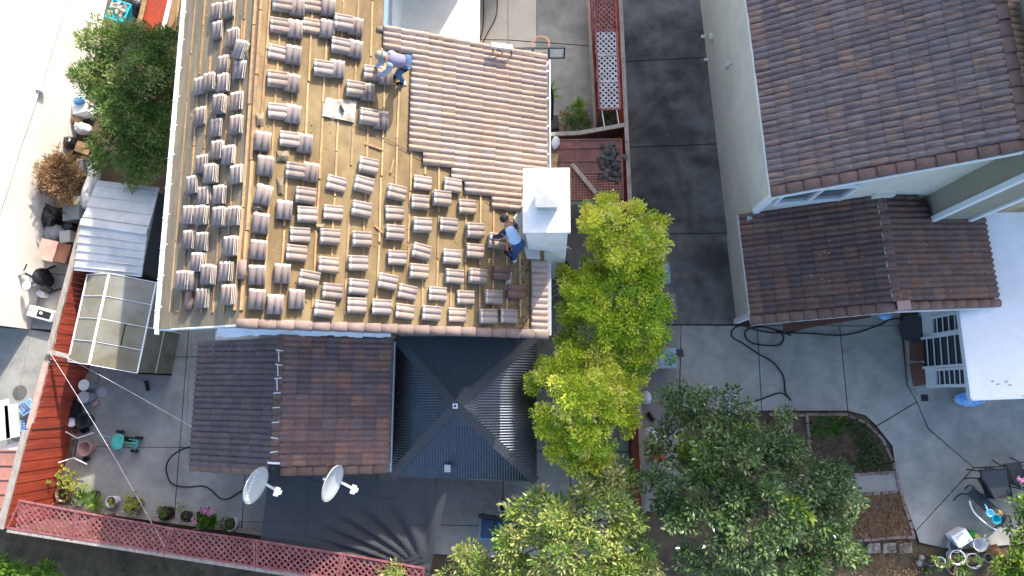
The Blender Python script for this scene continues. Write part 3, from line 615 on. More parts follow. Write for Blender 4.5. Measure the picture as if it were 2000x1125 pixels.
# ---------------------------------------------------------------- shade net stretched from the roofs to the lattice fence
q4 = [at(525, 924, 2.25), at(876, 946, 2.15), at(838, 1126, 1.95), at(508, 1062, 1.95)]; k = 40; mb = MB(); vs_ = []
for i in range(k + 1):
    for j in range(k + 1):
        u, v = i / k, j / k; p = lerp(lerp(q4[0], q4[1], u), lerp(q4[3], q4[2], u), v)
        r_ = math.hypot(u - 1, v - 1); fold = .09 * math.sin(math.atan2(1 - u, 1.001 - v) * 26) * math.exp(-((r_ - .45) / .4) ** 2) * (1 if u > .45 else max(0, (u - .2) / .25))
        sag = -.22 * math.sin(math.pi * u) * math.sin(math.pi * v)
        if v > .5: p = p + Vector((0, .18 * math.sin(math.pi * u) * (v - .5), 0))
        vs_.append(p + Vector((0, 0, sag + fold)))
mb.add(vs_, [(i * (k + 1) + j, i * (k + 1) + j + 1, (i + 1) * (k + 1) + j + 1, (i + 1) * (k + 1) + j) for i in range(k) for j in range(k)])
mb.one('shade_net', 'shade_net', 'black shade net stretched between the gazebo and the pink lattice fence', 'shade net', smooth=True)
# ---------------------------------------------------------------- satellite dishes
def dish(px, py, label, txt, zc=3.2, mount=None):
    c = at(px, py, zc); h = Vector((.95, -.30, 0)).normalized(); el = math.radians(11); n = (h * math.cos(el) + Vector((0, 0, math.sin(el)))).normalized()
    up = Vector((0, 0, 1)); sx = up.cross(n).normalized(); sy = n.cross(sx)      # sx horizontal across, sy up the face
    R = Matrix((sx, sy, n)).transposed(); t = thing('satellite_dish', label, 'satellite dish', (c.x, c.y, zc))
    mb = MB(); rings = 8; nn = 36; vs_ = [c]; a_, b_ = .46, .43
    for i in range(1, rings + 1):
        r = i / rings
        for j in range(nn):
            a = 2 * math.pi * j / nn; vs_.append(c + R @ Vector((a_ * r * math.cos(a), b_ * r * math.sin(a), .075 * r * r)))
    fs = [(0, 1 + j, 1 + (j + 1) % nn) for j in range(nn)] + [(1 + (i - 1) * nn + j, 1 + i * nn + j, 1 + i * nn + (j + 1) % nn, 1 + (i - 1) * nn + (j + 1) % nn) for i in range(1, rings) for j in range(nn)]
    mb.add(vs_, fs); d = mb.part('reflector', 'dish_white', t, smooth=True); s_ = d.modifiers.new('thick', 'SOLIDIFY'); s_.thickness = .018; s_.offset = -1
    MB().tube([c + R @ Vector((a_ * math.cos(a), b_ * math.sin(a), .075)) for a in [2 * math.pi * j / 36 for j in range(37)]], .009, 6).part('rim', 'dish_white', d, smooth=True)
    lo = c + R @ Vector((0, -b_, .06)); tip = c + R @ Vector((0, -b_ * .55, .62))
    MB().beam(lo, tip, .05, .045).part('arm', 'plastic_white', t)
    l = MB(); ax = (c - tip).normalized()
    for s in (-1, 0, 1):
        o = tip + sx * s * .075 + Vector((0, 0, .03)); l.tube([o, o + ax * .12], .04 if s else .045, 10)
    l.box(tip + Vector((0, 0, .0)), (.1, .1, .07), R); l.part('receiver', 'plastic_white', t, bevel=.006)
    MB().box(c + R @ Vector((0, -.05, -.06)), (.16, .16, .1), R).part('bracket', 'galvanised', t)
    q = Vector(mount); MB().tube(spline([c + R @ Vector((0, -.05, -.1)), c + R @ Vector((0, -.06, -.24)), q + Vector((0, -.05, .18)), q]), .025, 8).part('mast', 'galvanised', t)
    MB().tube([q + Vector((.12, .0, -.02)), c + R @ Vector((0, -.1, -.14))], .012, 6).part('brace', 'galvanised', t)
    if txt:
        cu = bpy.data.curves.new('lettering', 'FONT'); cu.body = txt; cu.size = .185; cu.align_x = 'CENTER'; cu.align_y = 'CENTER'; cu.extrude = .001
        to = bpy.data.objects.new('tmp', cu); COL.objects.link(to); bpy.context.view_layer.update(); me = bpy.data.meshes.new_from_object(to.evaluated_get(bpy.context.evaluated_depsgraph_get())); bpy.data.objects.remove(to)
        vv = []
        for v in me.vertices:
            x, y = v.co.x, v.co.y + .10; r2 = (x / a_) ** 2 + (y / b_) ** 2; vv.append(c + R @ Vector((x, y, .075 * r2 + .004 + v.co.z)))
        m2 = MB(); m2.add(vv, [list(p.vertices) for p in me.polygons]); m2.part('lettering', 'dish_print', d)
    else:
        m2 = MB()
        for i in range(11):
            x = -.2 + i * .04; y = .09 + random.uniform(-.012, .012); m2.box(c + R @ Vector((x, y, .075 * ((x / a_) ** 2 + (y / b_) ** 2) + .004)), (.02, .03 if i % 3 else .018, .002), R)
        m2.part('lettering', 'print_grey', d)
dish(495, 946, 'white satellite dish with lettering, left of the two below the dark roof', 'DIRECTV', 4.1, (AR + .05 - .6, AY0 - .06, 2.55))
dish(645, 942, 'white satellite dish with faint grey print, right of the two', None, 3.85, (-6.0, AY0 - .06, 2.5))
# ---------------------------------------------------------------- metal shed
sd = thing('metal_shed', 'pale grey ribbed metal shed beside the stripped roof', 'shed', tuple(at(225, 450, 0)))
a, b, c_, d = at(190, 352, 1.95), at(311, 366, 1.95), at(276, 541, 1.95), at(144, 528, 1.95); e0, e1 = at(158, 433, 2.2), at(288, 452, 2.2)
MB().slab([a, b, e1, e0], .03).part('roof_panel', 'metal_shed', sd); MB().slab([e0 + Vector((0, 0, -.004)), e1 + Vector((0, 0, -.004)), c_, d], .03).part('roof_panel', 'metal_shed', sd)
for (p0, p1, q0, q1, n) in ((a, b, e0, e1, 4), (e0, e1, d, c_, 6)):
    for i in range(n):
        t = (i + .5) / n; MB().beam(lerp(p0, q0, t) + Vector((0, 0, .012)), lerp(p1, q1, t) + Vector((0, 0, .012)), .03, .03).part('rib', 'metal_shed', sd)
MB().beam(e0 + Vector((0, 0, .02)), e1 + Vector((0, 0, .02)), .2, .03).part('ridge_cap', 'metal_shed', sd)
def inset(pl, k=.06):
    c0 = sum(pl, Vector()) / len(pl); return [c0 + (p - c0) * (1 - k) for p in pl]
MB().prism(inset([a, b, c_, d], .09), -.04, 1.9).part('wall', 'plastic_grey', sd)
q = inset([a, b, c_, d], .085); m = MB(); m.slab([Vector((q[1].x, q[1].y, 0.05)), Vector((q[2].x, q[2].y, .05)), Vector((q[2].x, q[2].y, 1.8)), Vector((q[1].x, q[1].y, 1.8))], .02); m.part('door', 'plastic_dark', sd)
# ---------------------------------------------------------------- greenhouse
gh = thing('greenhouse', 'small greenhouse with cloudy plastic panes and white ridge bar', 'greenhouse', tuple(at(230, 640, 0)))
ze, zr = 1.75, 2.2; Aw, Rr, Ae = at(172, 536, ze), at(214, 534, zr), at(306, 552, ze); Bw, Rb, Be = at(134, 706, ze), at(175, 712, zr), at(269, 729, ze)
for (p0, p1, q0, q1, s_) in ((Aw, Bw, Rr, Rb, 'w'), (Rr, Rb, Ae, Be, 'e')):
    for i in range(4):
        t0, t1 = i / 4 + .008, (i + 1) / 4 - .008
        if s_ == 'e' and i == 2:
            for (u0, u1, dz) in ((0, .54, .035), (.55, 1, 0)): MB().slab([lerp(lerp(p0, p1, t0), lerp(q0, q1, t0), u0) + Vector((0, 0, dz)), lerp(lerp(p0, p1, t0), lerp(q0, q1, t0), u1) + Vector((0, 0, dz)), lerp(lerp(p0, p1, t1), lerp(q0, q1, t1), u1) + Vector((0, 0, dz)), lerp(lerp(p0, p1, t1), lerp(q0, q1, t1), u0) + Vector((0, 0, dz))], .01).part('pane', 'polycarb', gh)
        else: MB().slab([lerp(p0, p1, t0), lerp(q0, q1, t0), lerp(q0, q1, t1), lerp(p0, p1, t1)], .01).part('pane', 'polycarb', gh)
    for i in range(5): MB().beam(lerp(p0, p1, i / 4) + Vector((0, 0, .01)), lerp(q0, q1, i / 4) + Vector((0, 0, .01)), .018, .025).part('glazing_bar', 'white_paint', gh)
for p0, p1, w in ((Aw, Bw, .03), (Ae, Be, .03), (Rr, Rb, .06)): MB().beam(p0 + Vector((0, 0, .02)), p1 + Vector((0, 0, .02)), w, .04).part('frame_bar', 'white_paint', gh)
F0 = lambda p: Vector((p.x, p.y, 0.0))
for p0, p1 in ((Ae, Be), (Aw, Bw), (Bw, Be), (Aw, Ae)):
    for i in range(2):
        u0, u1 = lerp(p0, p1, i / 2), lerp(p0, p1, (i + 1) / 2); MB().slab([F0(u0), F0(u1), u1 - Vector((0, 0, .02)), u0 - Vector((0, 0, .02))], .01).part('pane', 'polycarb', gh)
        MB().beam(F0(u1), u1, .04, .04).part('frame_bar', 'white_paint', gh)
    MB().beam(lerp(F0(p0), p0, .5), lerp(F0(p1), p1, .5), .03, .03).part('frame_bar', 'white_paint', gh)
# ---------------------------------------------------------------- red board fence on the left, with caps
wf = thing('board_fence', 'tall red board fence with weathered top cap along the left yard', 'fence', (-15, 0, 0))
T0, T1 = Vector((-14.05, 5.1, 1.8)), Vector((-15.46, -3.8, 1.8)); n = 58
dv = (T1 - T0).normalized(); nf = Vector((-dv.y, dv.x, 0)); nf = nf if nf.x > 0 else -nf
for i in range(n):
    p0 = lerp(T0, T1, i / n); p1 = lerp(T0, T1, (i + 1) / n - .0008); zt = 1.74 + (.1 if i > 38 else 0); mb = MB()
    off = nf * (.012 if i % 2 else 0.0); mb.slab([F0(p0) + off, F0(p1) + off, F0(p1) + off + Vector((0, 0, zt)), F0(p0) + off + Vector((0, 0, zt))], .02); mb.part('board', 'red_fence', wf)
for (t0, t1, mat, w, z) in ((0, .47, 'grey_wood', .16, 1.8), (.475, .69, 'pink_wood', .17, 1.8), (.695, 1.0, 'grey_wood', .2, 1.9)):
    MB().beam(lerp(T0, T1, t0) + Vector((-.06, 0, z - 1.8)), lerp(T0, T1, t1) + Vector((-.06, 0, z - 1.8)), w, .05).part('cap_board', mat, wf, bevel=.006)
for t in (.47, .69): MB().beam(F0(lerp(T0, T1, t)) + nf * .03, lerp(T0, T1, t) + nf * .03, .04, .03, up=nf).part('batten', 'brown_wood', wf)
for z in (.35, 1.05): MB().beam(F0(T0) - nf * .05 + Vector((0, 0, z)), F0(T1) - nf * .05 + Vector((0, 0, z)), .04, .08).part('rail', 'red_fence', wf)
pp = at(112, 690, 1.9); pm = MB(); pm.beam(at(90, 685, 1.95), at(136, 697, 1.9), .13, .05); pm.one('bracket_board', 'grey_wood', 'short grey board nailed across the fence top, holding the line wires', 'board')
# wires of the clothes line
for a, b, z0, z1, lab in (((96, 686), (322, 1068), 2.0, 2.0, 'white line wire from fence bracket down to the lattice fence'), ((112, 688), (388, 842), 1.95, 2.35, 'thin white wire from fence bracket to the dark tiled roof')):
    MB().tube([lerp(at(*a, z0), at(*b, z1), i / 8) - Vector((0, 0, .1 * math.sin(math.pi * i / 8))) for i in range(9)], .0045, 5).one('line_wire', 'wire_white', lab, 'wire')
# ---------------------------------------------------------------- pink lattice fence at the bottom
def lattice(mb, a, b, c, d, pitch=.085, w=.03, th=.008):
    """diagonal laths filling the quad a-b-c-d (a-b one rail, d-c the other)"""
    U = (b - a); L = U.length; u = U / L; v0 = (d - a); vl = (v0 - u * v0.dot(u)); hgt = vl.length; v = vl / hgt; nrm = u.cross(v).normalized(); nrm = nrm if nrm.z > 0 else -nrm
    k = int((L + hgt) / (pitch * 1.414)) + 1
    for lay, sg in ((0, 1), (1, -1)):
        for i in range(-1, k + 1):
            s = i * pitch * 1.414
            pts = [(s, 0.0), (s - hgt, hgt)] if sg > 0 else [(L - s, 0.0), (L - s + hgt, hgt)]
            (x0, y0), (x1, y1) = pts
            def clip(xa, ya, xb, yb):
                if xa < 0: ya += (0 - xa) / (xb - xa) * (yb - ya) if xb != xa else 0; xa = 0
                if xa > L: ya += (L - xa) / (xb - xa) * (yb - ya); xa = L
                return xa, ya
            if (x0 < 0 and x1 < 0) or (x0 > L and x1 > L): continue
            A = clip(x0, y0, x1, y1); B = clip(x1, y1, x0, y0)
            if math.hypot(A[0] - B[0], A[1] - B[1]) < .03: continue
            pa = a + u * A[0] + v * A[1] + nrm * lay * th; pb = a + u * B[0] + v * B[1] + nrm * lay * th
            mb.beam(pa, pb, w, th, up=nrm)
lf = thing('lattice_fence', 'pink lattice fence top with pale cap board along the bottom of the yard', 'fence', (-9, -4.4, 0))
inn = [(38, 977), (152, 999), (336, 1032), (500, 1055), (672, 1082), (830, 1110)]; out = [(14, 1030), (142, 1050), (322, 1078), (500, 1106), (660, 1130), (830, 1158)]
for i in range(5):
    a, b = at(*inn[i], 2.0), at(*inn[i + 1], 2.0); d, c_ = at(*out[i], 1.86), at(*out[i + 1], 1.86)
    lm = MB(); lattice(lm, a, b, c_, d, .125, .047); lp = lm.part('lattice_panel', 'red_lattice', lf, kind='stuff')
    fr = MB()
    for q0, q1 in ((a, b), (d, c_)): fr.beam(q0 + Vector((0, 0, .016)), q1 + Vector((0, 0, .016)), .05, .022)
    fr.part('rail', 'red_lattice', lp)
    for q0, q1 in ((a, d), (b, c_)): 
        q = lerp(q0, q1, .03 if q0 is a else -.03) * 0 + q0; MB().beam(q0 + (b - a).normalized() * (.04 if q0 is a else -.04) + Vector((0, 0, .02)), q1 + (b - a).normalized() * (.04 if q0 is a else -.04) + Vector((0, 0, .02)), .05, .02).part('stile', 'red_lattice', lp)
    o0 = Vector((0, -.07, -.02)); MB().beam(d + o0, c_ + o0 - (c_ - d).normalized() * .01, .13, .05).part('cap_board', 'grey_wood', lf, bevel=.006)
    nb = int((c_ - d).length / .15)
    for j in range(nb):
        p0, p1 = lerp(d, c_, j / nb) + o0, lerp(d, c_, (j + 1) / nb - .004) + o0; MB().slab([F0(p0), F0(p1), Vector((p1.x, p1.y, 1.8)), Vector((p0.x, p0.y, 1.8))], .02).part('board', 'brown_wood', lf)
    MB().beam(F0(lerp(a, d, .5)), lerp(a, d, .5), .07, .07).part('post', 'red_lattice', lf)
kb = MB(); kb.beam(at(100, 985, .1), at(830, 1085, .1), .1, .2); kb.one('timber_edging', 'grey_wood', 'weathered timber edging at the foot of the lattice fence behind the pots', 'edging')
# ---------------------------------------------------------------- fences between the two lots, and the lattice trellis
ef = thing('picket_fence', 'weathered board fence with red face between the houses', 'fence', (2.3, 3, 0))
E0, E1 = at(1208, -40, 1.8), at(1256, 1000, 1.8); n = 100; 
for i in range(n):
    p0, p1 = lerp(E0, E1, i / n), lerp(E0, E1, (i + 1) / n - .0008); w = .013 if i % 2 else 0
    MB().slab([F0(p0) - Vector((w, 0, 0)), F0(p1) - Vector((w, 0, 0)), p1 - Vector((w, 0, .03)), p0 - Vector((w, 0, .03))], .02).part('board', 'red_fence', ef)
for i in range(6): MB().beam(lerp(E0, E1, i / 6) + Vector((.03, 0, .01)), lerp(E0, E1, (i + 1) / 6 - .001) + Vector((.03, 0, .01)), .12, .045).part('cap_board', 'grey_wood', ef, bevel=.005)
cf = thing('cross_fence', 'dark board fence with grey cap between house corner and side fence', 'fence', tuple(at(1140, 260, 0)))
C = [at(1064, 263, 1.8), at(1132, 260, 1.8), at(1226, 243, 1.8)]
for a, b in ((C[0], C[1]), (C[1], C[2])):
    MB().beam(a, b, .12, .05).part('cap_board', 'grey_wood', cf, bevel=.005); n = max(3, int((b - a).length / .14))
    for i in range(n):
        p0, p1 = lerp(a, b, i / n), lerp(a, b, (i + 1) / n - .003); MB().slab([F0(p0), F0(p1), p1 - Vector((0, 0, .03)), p0 - Vector((0, 0, .03))], .02).part('board', 'brown_wood', cf)
tr = thing('lattice_trellis', 'flat lattice trellis in a red frame beside the side fence', 'trellis', tuple(at(1185, 100, 0)))
l0, r0, l1, r1 = at(1159, -20, 1.9), at(1201, -20, 1.9), at(1171, 214, 1.9), at(1211, 213, 1.9)
cuts = [0, .35, .555, .775, 1]
for i in range(4):
    a, b, c_, d = lerp(l0, l1, cuts[i]), lerp(r0, r1, cuts[i]), lerp(r0, r1, cuts[i + 1]), lerp(l0, l1, cuts[i + 1]); m = MB(); lattice(m, a, b, c_, d, .115, .046)
    p_ = m.part('lattice_panel', 'red_lattice' if i == 0 else 'shaded_lattice', tr, kind='stuff'); MB().beam(d + Vector((0, 0, .02)), c_ + Vector((0, 0, .02)), .045, .025).part('rail', 'red_lattice' if i in (0, 3) else 'shaded_lattice', p_)  # first panel keeps its red, the others get the shade-tinted grey
for a, b in ((l0, l1), (r0, r1)):
    MB().beam(a + Vector((0, 0, .025)), b + Vector((0, 0, .025)), .05, .03).part('stile', 'red_lattice', tr)
    for t in (.3, .65, 1.0): MB().beam(F0(lerp(a, b, t)), lerp(a, b, t), .04, .04).part('post', 'red_lattice', tr)
for px in (1175, 1204): MB().beam(at(px, 212, 1.88), at(px + 6, 250, 1.75), .025, .025).part('stay', 'white_paint', tr)
lb = thing('low_board_fence', 'low dark red board edging left of the lattice trellis', 'fence', tuple(at(1157, 100, 0)))
a, b = at(1151, -30, .55), at(1166, 252, .55)
for i in range(6): MB().slab([F0(lerp(a, b, i / 6)), F0(lerp(a, b, (i + .99) / 6)), lerp(a, b, (i + .99) / 6), lerp(a, b, i / 6)], .03).part('board', 'red_fence', lb)
MB().beam(a - Vector((.06, 0, 0)), b - Vector((.06, 0, 0)), .09, .04).part('cap_board', 'grey_wood', lb)
# ---------------------------------------------------------------- red lean-to behind the chimney
ln = thing('lean_to', 'small lean-to with rusty red sheet roof behind the white chimney', 'lean-to', tuple(at(1140, 330, 0)))
R0, R1, R2, R3 = at(1064, 274, 2.0), at(1213, 272, 2.0), at(1217, 388, 1.85), at(1064, 392, 1.85)
def rq(u, v, h=0): return lerp(lerp(R0, R1, u), lerp(R3, R2, u), v) + Vector((0, 0, h))
for (u0, u1) in ((0, .41), (.415, 1)):
    for (v0, v1) in ((0, .14), (.142, .36), (.362, .55)):
        MB().slab([rq(u0, v0), rq(u1, v0), rq(u1, v1), rq(u0, v1)], .02).part('roof_sheet', 'red_sheet', ln)
    MB().slab([rq(u0, .552, -.02), rq(u1, .552, -.02), rq(u1, 1, -.02), rq(u0, 1, -.02)], .02).part('roof_sheet', 'red_sheet', ln)
for v in (0, .14, .36, .55): MB().beam(rq(0, v, .02), rq(1, v, .02), .03, .02).part('seam', 'red_sheet', ln)
for u in (0.0, .41, 1.0): MB().beam(rq(u, 0, .024), rq(u, 1, .024), .05, .025).part('edge_strip', 'red_sheet', ln)
gr = MB()
for i in range(27): gr.beam(rq(i / 26, .56, .012), rq(i / 26, 1, .012), .016, .012)
for i in range(11): gr.beam(rq(0, .56 + .44 * i / 10, .024), rq(1, .56 + .44 * i / 10, .024), .016, .012)
gr.part('wire_grid', 'copper_tin', ln, kind='stuff')
for u in (.03, .97):
    for v in (.03, .97): MB().beam(F0(rq(u, v)), rq(u, v, -.03), .08, .08).part('post', 'brown_wood', ln)
MB().prism([rq(.3, 1.0), rq(.95, 1.0), rq(.95, 1.04), rq(.3, 1.04)], 0, 1.7).part('back_board', 'plastic_grey', ln)
tm = MB()
for i in range(70): tm.blob(rq(random.gauss(.83, .06), random.choice((random.uniform(.08, .3), random.uniform(.3, .62), random.uniform(.3, .7))), .03 + i * .0003), (random.uniform(.05, .12), random.uniform(.05, .13), .008), 9, .35)
tm.one('tar_patch', 'tar', 'black peeling tar patch on the lean-to roof', 'tar patch', smooth=True)
MB().beam(at(1117, 320, 2.02), at(1164, 377, 1.97), .12, .03).one('loose_plank', 'grey_wood', 'grey plank lying slantwise on the lean-to roof', 'plank', bevel=.004)
MB().beam(at(1082, 300, 2.03), at(1078, 332, 2.0), .26, .025).one('short_board', 'straw', 'pale plywood piece on the lean-to roof next to the gutter', 'board', bevel=.004)
b_ = MB(); q = at(1085, 279, 2.12); b_.blob(q, (.13, .2, .1), 10, .15); b_.one('white_bag', 'bag_white', 'small white bag lying on the lean-to roof edge', 'bag', smooth=True)
# ---------------------------------------------------------------- left neighbour: sunlit stucco wall
W0, W1 = Vector((-15.2, 15.2, 0)), Vector((-16.82, 2.0, 0)); wd = (W1 - W0).normalized(); wn_ = Vector((-wd.y, wd.x, 0)); wn_ = wn_ if wn_.x > 0 else -wn_
nb = thing('neighbour_house', 'neighbouring house with bright white stucco wall on the left', 'house', (-17.5, 8, 0))
MB().prism([W0, W1, W1 - wn_ * 8, W0 - wn_ * 8], -.05, 5.4).part('wall', 'white_stucco', nb)
def on_wall(px, py, off=.0):
    return hit(px, py, W0 + wn_ * off, wn_)
MB().tube([on_wall(x, y, .03) for x, y in ((134, -10), (118, 45), (95, 115), (80, 165), (62, 220), (36, 295), (12, 375), (-10, 440))], .022, 6).part('conduit', 'white_paint', nb)
MB().box(on_wall(79, 172, .06), (.13, .2, .22), Matrix.Rotation(math.atan2(wd.y, wd.x) + math.pi / 2, 3, 'Z')).part('wall_vent', 'white_paint', nb)
tm = MB(); 
tb = thing('tiled_ledge', 'edge of a pink tiled ledge at the left photo border', 'tiled ledge', tuple(at(0, 475, 0)))
MB().prism([at(-40, 440, 1.0), at(12, 438, 1.0), at(6, 512, 1.0), at(-40, 515, 1.0)], 0, .98).part('base', 'white_stucco', tb)
for i in range(4): inst('roof_tile', TILE['tile_new'], frame(at(-2 - i * 1.2, 446 + i * 19, 1.02), (1, 0.05, -.1), (0, 1, 0), (.1, 0, 1)), tb)
# ---------------------------------------------------------------- things kept between wall and fence
def box_thing(name, px, py, dims, rz, z, mat, label, cat, bevel=.01):
    c = at(px, py, z + dims[2]); MB().box((c.x, c.y, z + dims[2] / 2), dims, Matrix.Rotation(rz, 3, 'Z')).one(name, mat, label, cat, bevel=bevel)
def crumple(name, px, py, r, z, mat, label, cat):
    c = at(px, py, z + r[2]); m = MB(); m.blob((c.x, c.y, z + r[2]), r, 16, .13)
    for i in range(3): m.blob((c.x + random.uniform(-.5, .5) * r[0], c.y + random.uniform(-.5, .5) * r[1], z + r[2] * 1.3), (r[0] * .5, r[1] * .45, r[2] * .6), 10, .2)
    m.one(name, mat, label, cat, smooth=True)
# blue bin full of paper
t = thing('blue_tub', 'turquoise tub heaped with white paper behind the red apple tree', 'tub', tuple(at(230, 30, 0)))
c = at(232, 22, .7); R_ = Matrix.Rotation(-.35, 3, 'Z')
tub = MB(); tub.box((c.x, c.y, .35), (.62, .62, .7), R_); tub.part('body', 'cyan_plastic', t, bevel=.03)
rm = MB()
for s in ((0, 1), (0, -1), (1, 0), (-1, 0)): rm.box(Vector((c.x, c.y, .72)) + R_ @ Vector((s[0] * .33, s[1] * .33, 0)), (.7 if s[0] == 0 else .05, .7 if s[1] == 0 else .05, .06), R_)
rm.part('rim', 'cyan_plastic', t, bevel=.01)
pm = MB()
for i in range(22): pm.box(Vector((c.x, c.y, .76)) + R_ @ Vector((random.uniform(-.24, .24), random.uniform(-.24, .24), random.uniform(-.02, .06))), (.16, .12, .02), Matrix.Rotation(random.uniform(0, 3), 3, 'Z') @ Matrix.Rotation(random.uniform(-.5, .5), 3, 'X'))
pm.one('paper_scraps', 'paper', 'crumpled white paper filling the turquoise tub', 'paper', kind='stuff')
crumple('trash_bag', 262, 10, (.42, .5, .35), 0, 'black_shiny', 'black plastic bag beside the turquoise tub', 'bag')
def leaning(a, b, c_, d, th, name, mat, lab, cat): MB().slab([a, b, c_, d], th).one(name, mat, lab, cat, bevel=.005)
leaning(at(283, -25, .95), at(332, -25, .95), at(313, 65, .8), at(280, 60, .8), .05, 'red_door_panel', 'red_fence', 'red wooden panel lying above the apple tree', 'panel')
for (a, b, w, m_, lab) in (((288, -20), (268, 62), .16, 'straw', 'pale edge board left of the red panel'), ((337, -20), (316, 70), .14, 'plastic_white', 'white board right of the red panel'), ((346, -20), (330, 75), .2, 'mid_wood', 'brown plank leaning by the eave above the apple tree'), ((352, -20), (340, 80), .06, 'straw', 'thin pale batten next to the brown plank')):
    MB().beam(at(*a, 1.0), at(*b, .9), w, .04).one('plank', m_, lab, 'plank', bevel=.004)
# boxes and litter right of the wall
box_thing('storage_box', 155, 208, (.5, .42, .5), .2, 0, 'plastic_white', 'white plastic storage box against the wall left of the apple tree', 'box')
crumple('blue_bag', 154, 196, (.2, .15, .1), .5, 'blue_plastic', 'blue plastic bag on top of the white storage box', 'bag')
crumple('paper_bag', 150, 236, (.18, .14, .2), .0, 'cardboard', 'brown paper bag under the white storage box', 'bag')
crumple('white_sack', 163, 252, (.25, .2, .25), 0, 'bag_white', 'white sack between the paper bag and the picture', 'bag')
crumple('black_sack', 138, 280, (.2, .22, .25), 0, 'black_shiny', 'black sack at the wall left of the framed picture', 'bag')
q = at(162, 289, .75); MB().box(q, (.46, .36, .03), Matrix.Rotation(-.3, 3, 'Z') @ Matrix.Rotation(.2, 3, 'Y')).one('picture_board', 'straw', 'tan picture board lying on the litter above the dried bush', 'picture', bevel=.004)
MB().box(q - Vector((0, 0, .36)), (.42, .34, .6), Matrix.Rotation(-.3, 3, 'Z')).one('brown_crate', 'brown_wood', 'dark brown crate under the tan picture board', 'crate')
m = MB(); pts = spline([at(181, 318, .25), at(184, 345, .25), at(173, 375, .25), at(168, 410, .25)]); m.tube(pts, .2, 12); m.one('rolled_tarp', 'bag_white', 'long white rolled tarp next to the dried bush', 'tarp', smooth=True)
MB().tube([at(209, 290, .5), at(197, 335, .4)], .05, 8).one('pipe', 'plastic_grey', 'grey pipe end sticking out from under the apple tree', 'pipe')
box_thing('milk_jug_crate', 156, 322, (.2, .4, .4), .1, 0, 'plastic_white', 'white plastic jug crate right of the dried bush', 'crate')
box_thing('cardboard_box', 122, 396, (.5, .3, .3), .15, 0, 'cardboard', 'open cardboard box at the foot of the dried bush', 'box')
crumple('trash_bag', 95, 425, (.4, .42, .32), .0, 'black_shiny', 'glossy black rubbish bag below the dried bush', 'bag')
crumple('trash_bag', 136, 443, (.24, .18, .2), .0, 'black_shiny', 'small black rubbish bag beside the grey sack', 'bag')
crumple('grey_sack', 107, 455, (.36, .28, .26), .0, 'bag_grey', 'grey filled sack under the glossy black bag', 'bag')
box_thing('grey_cabinet', 138, 415, (.55, .5, .6), .1, 0, 'bin_grey', 'dark grey cabinet right of the glossy black bag', 'cabinet')
box_thing('pale_box', 126, 462, (.35, .4, .5), .15, 0, 'plastic_grey', 'pale grey box between grey sack and shed', 'box')
MB().tube([at(88, 398, .7), at(160, 432, .5)], .02, 6).one('black_pole', 'black', 'thin black pole slanting across the grey cabinet', 'pole')
t = thing('brown_cabinet', 'brown wooden cabinet standing open below the grey sack', 'cabinet', tuple(at(105, 495, 0)))
c = at(88, 490, .95); R_ = Matrix.Rotation(-.22, 3, 'Z'); MB().box((c.x + .25, c.y, .45), (1.0, .62, .9), R_).part('body', 'brown_wood', t, bevel=.008); MB().box((c.x + .05, c.y + .03, .93), (.58, .66, .035), R_).part('top', 'pink_wood', t, bevel=.005)
# exercise bike
t = thing('exercise_bike', 'black and white exercise bike standing at the stucco wall', 'exercise bike', tuple(at(95, 548, 0))); b0 = at(98, 548, 0); A_ = Matrix.Rotation(.35, 3, 'Z')
def L(x, y, z): return Vector((b0.x, b0.y, 0)) + A_ @ Vector((x, y, z))
fw = MB(); fw.tube([L(.12 + 0, .26 * math.cos(a), .33 + .26 * math.sin(a)) for a in [i * .3927 for i in range(17)]], .05, 8); 
fw.lathe([(.05, 0), (.26, .01), (.28, .05), (.26, .09), (.05, .1)], L(.1, 0, .5), 24, Matrix.Rotation(.9, 3, 'Y')); fw.part('flywheel', 'black', t, smooth=True)
for s in (-.4, .4): MB().tube([L(-.1, s, .05), L(.3, s, .05)], .03, 8).part('foot', 'black', t)
fr_ = MB(); fr_.tube([L(0.05, -.4, .05), L(0, -.1, .4), L(-.15, .15, .85)], .04, 8); fr_.tube([L(.05, .4, .05), L(0, .1, .4), L(-.1, -.28, .85)], .04, 8); fr_.part('frame', 'plastic_dark', t)
sd_ = MB(); sd_.blob(L(-.16, -.28, .9), (.14, .17, .06), 12, .02); sd_.part('saddle', 'plastic_white', t, smooth=True); sd_ = MB(); sd_.blob(L(-.1, .02, .55), (.15, .25, .13), 12, .03); sd_.part('cover', 'plastic_white', t, smooth=True)
hb = MB(); hb.tube(spline([L(-.35, .3, 1.0), L(-.25, .22, .98), L(-.15, .18, .95), L(-.02, .25, .98), L(.08, .35, 1.0)]), .02, 8); hb.part('handlebar', 'black', t); MB().box(L(-.18, .15, .98), (.2, .12, .05), A_).part('console', 'plastic_grey', t)
for s in (-1, 1): MB().box(L(s * .16, -.02 + s * .1, .25 + s * .05), (.1, .08, .03), A_).part('pedal', 'black', t)
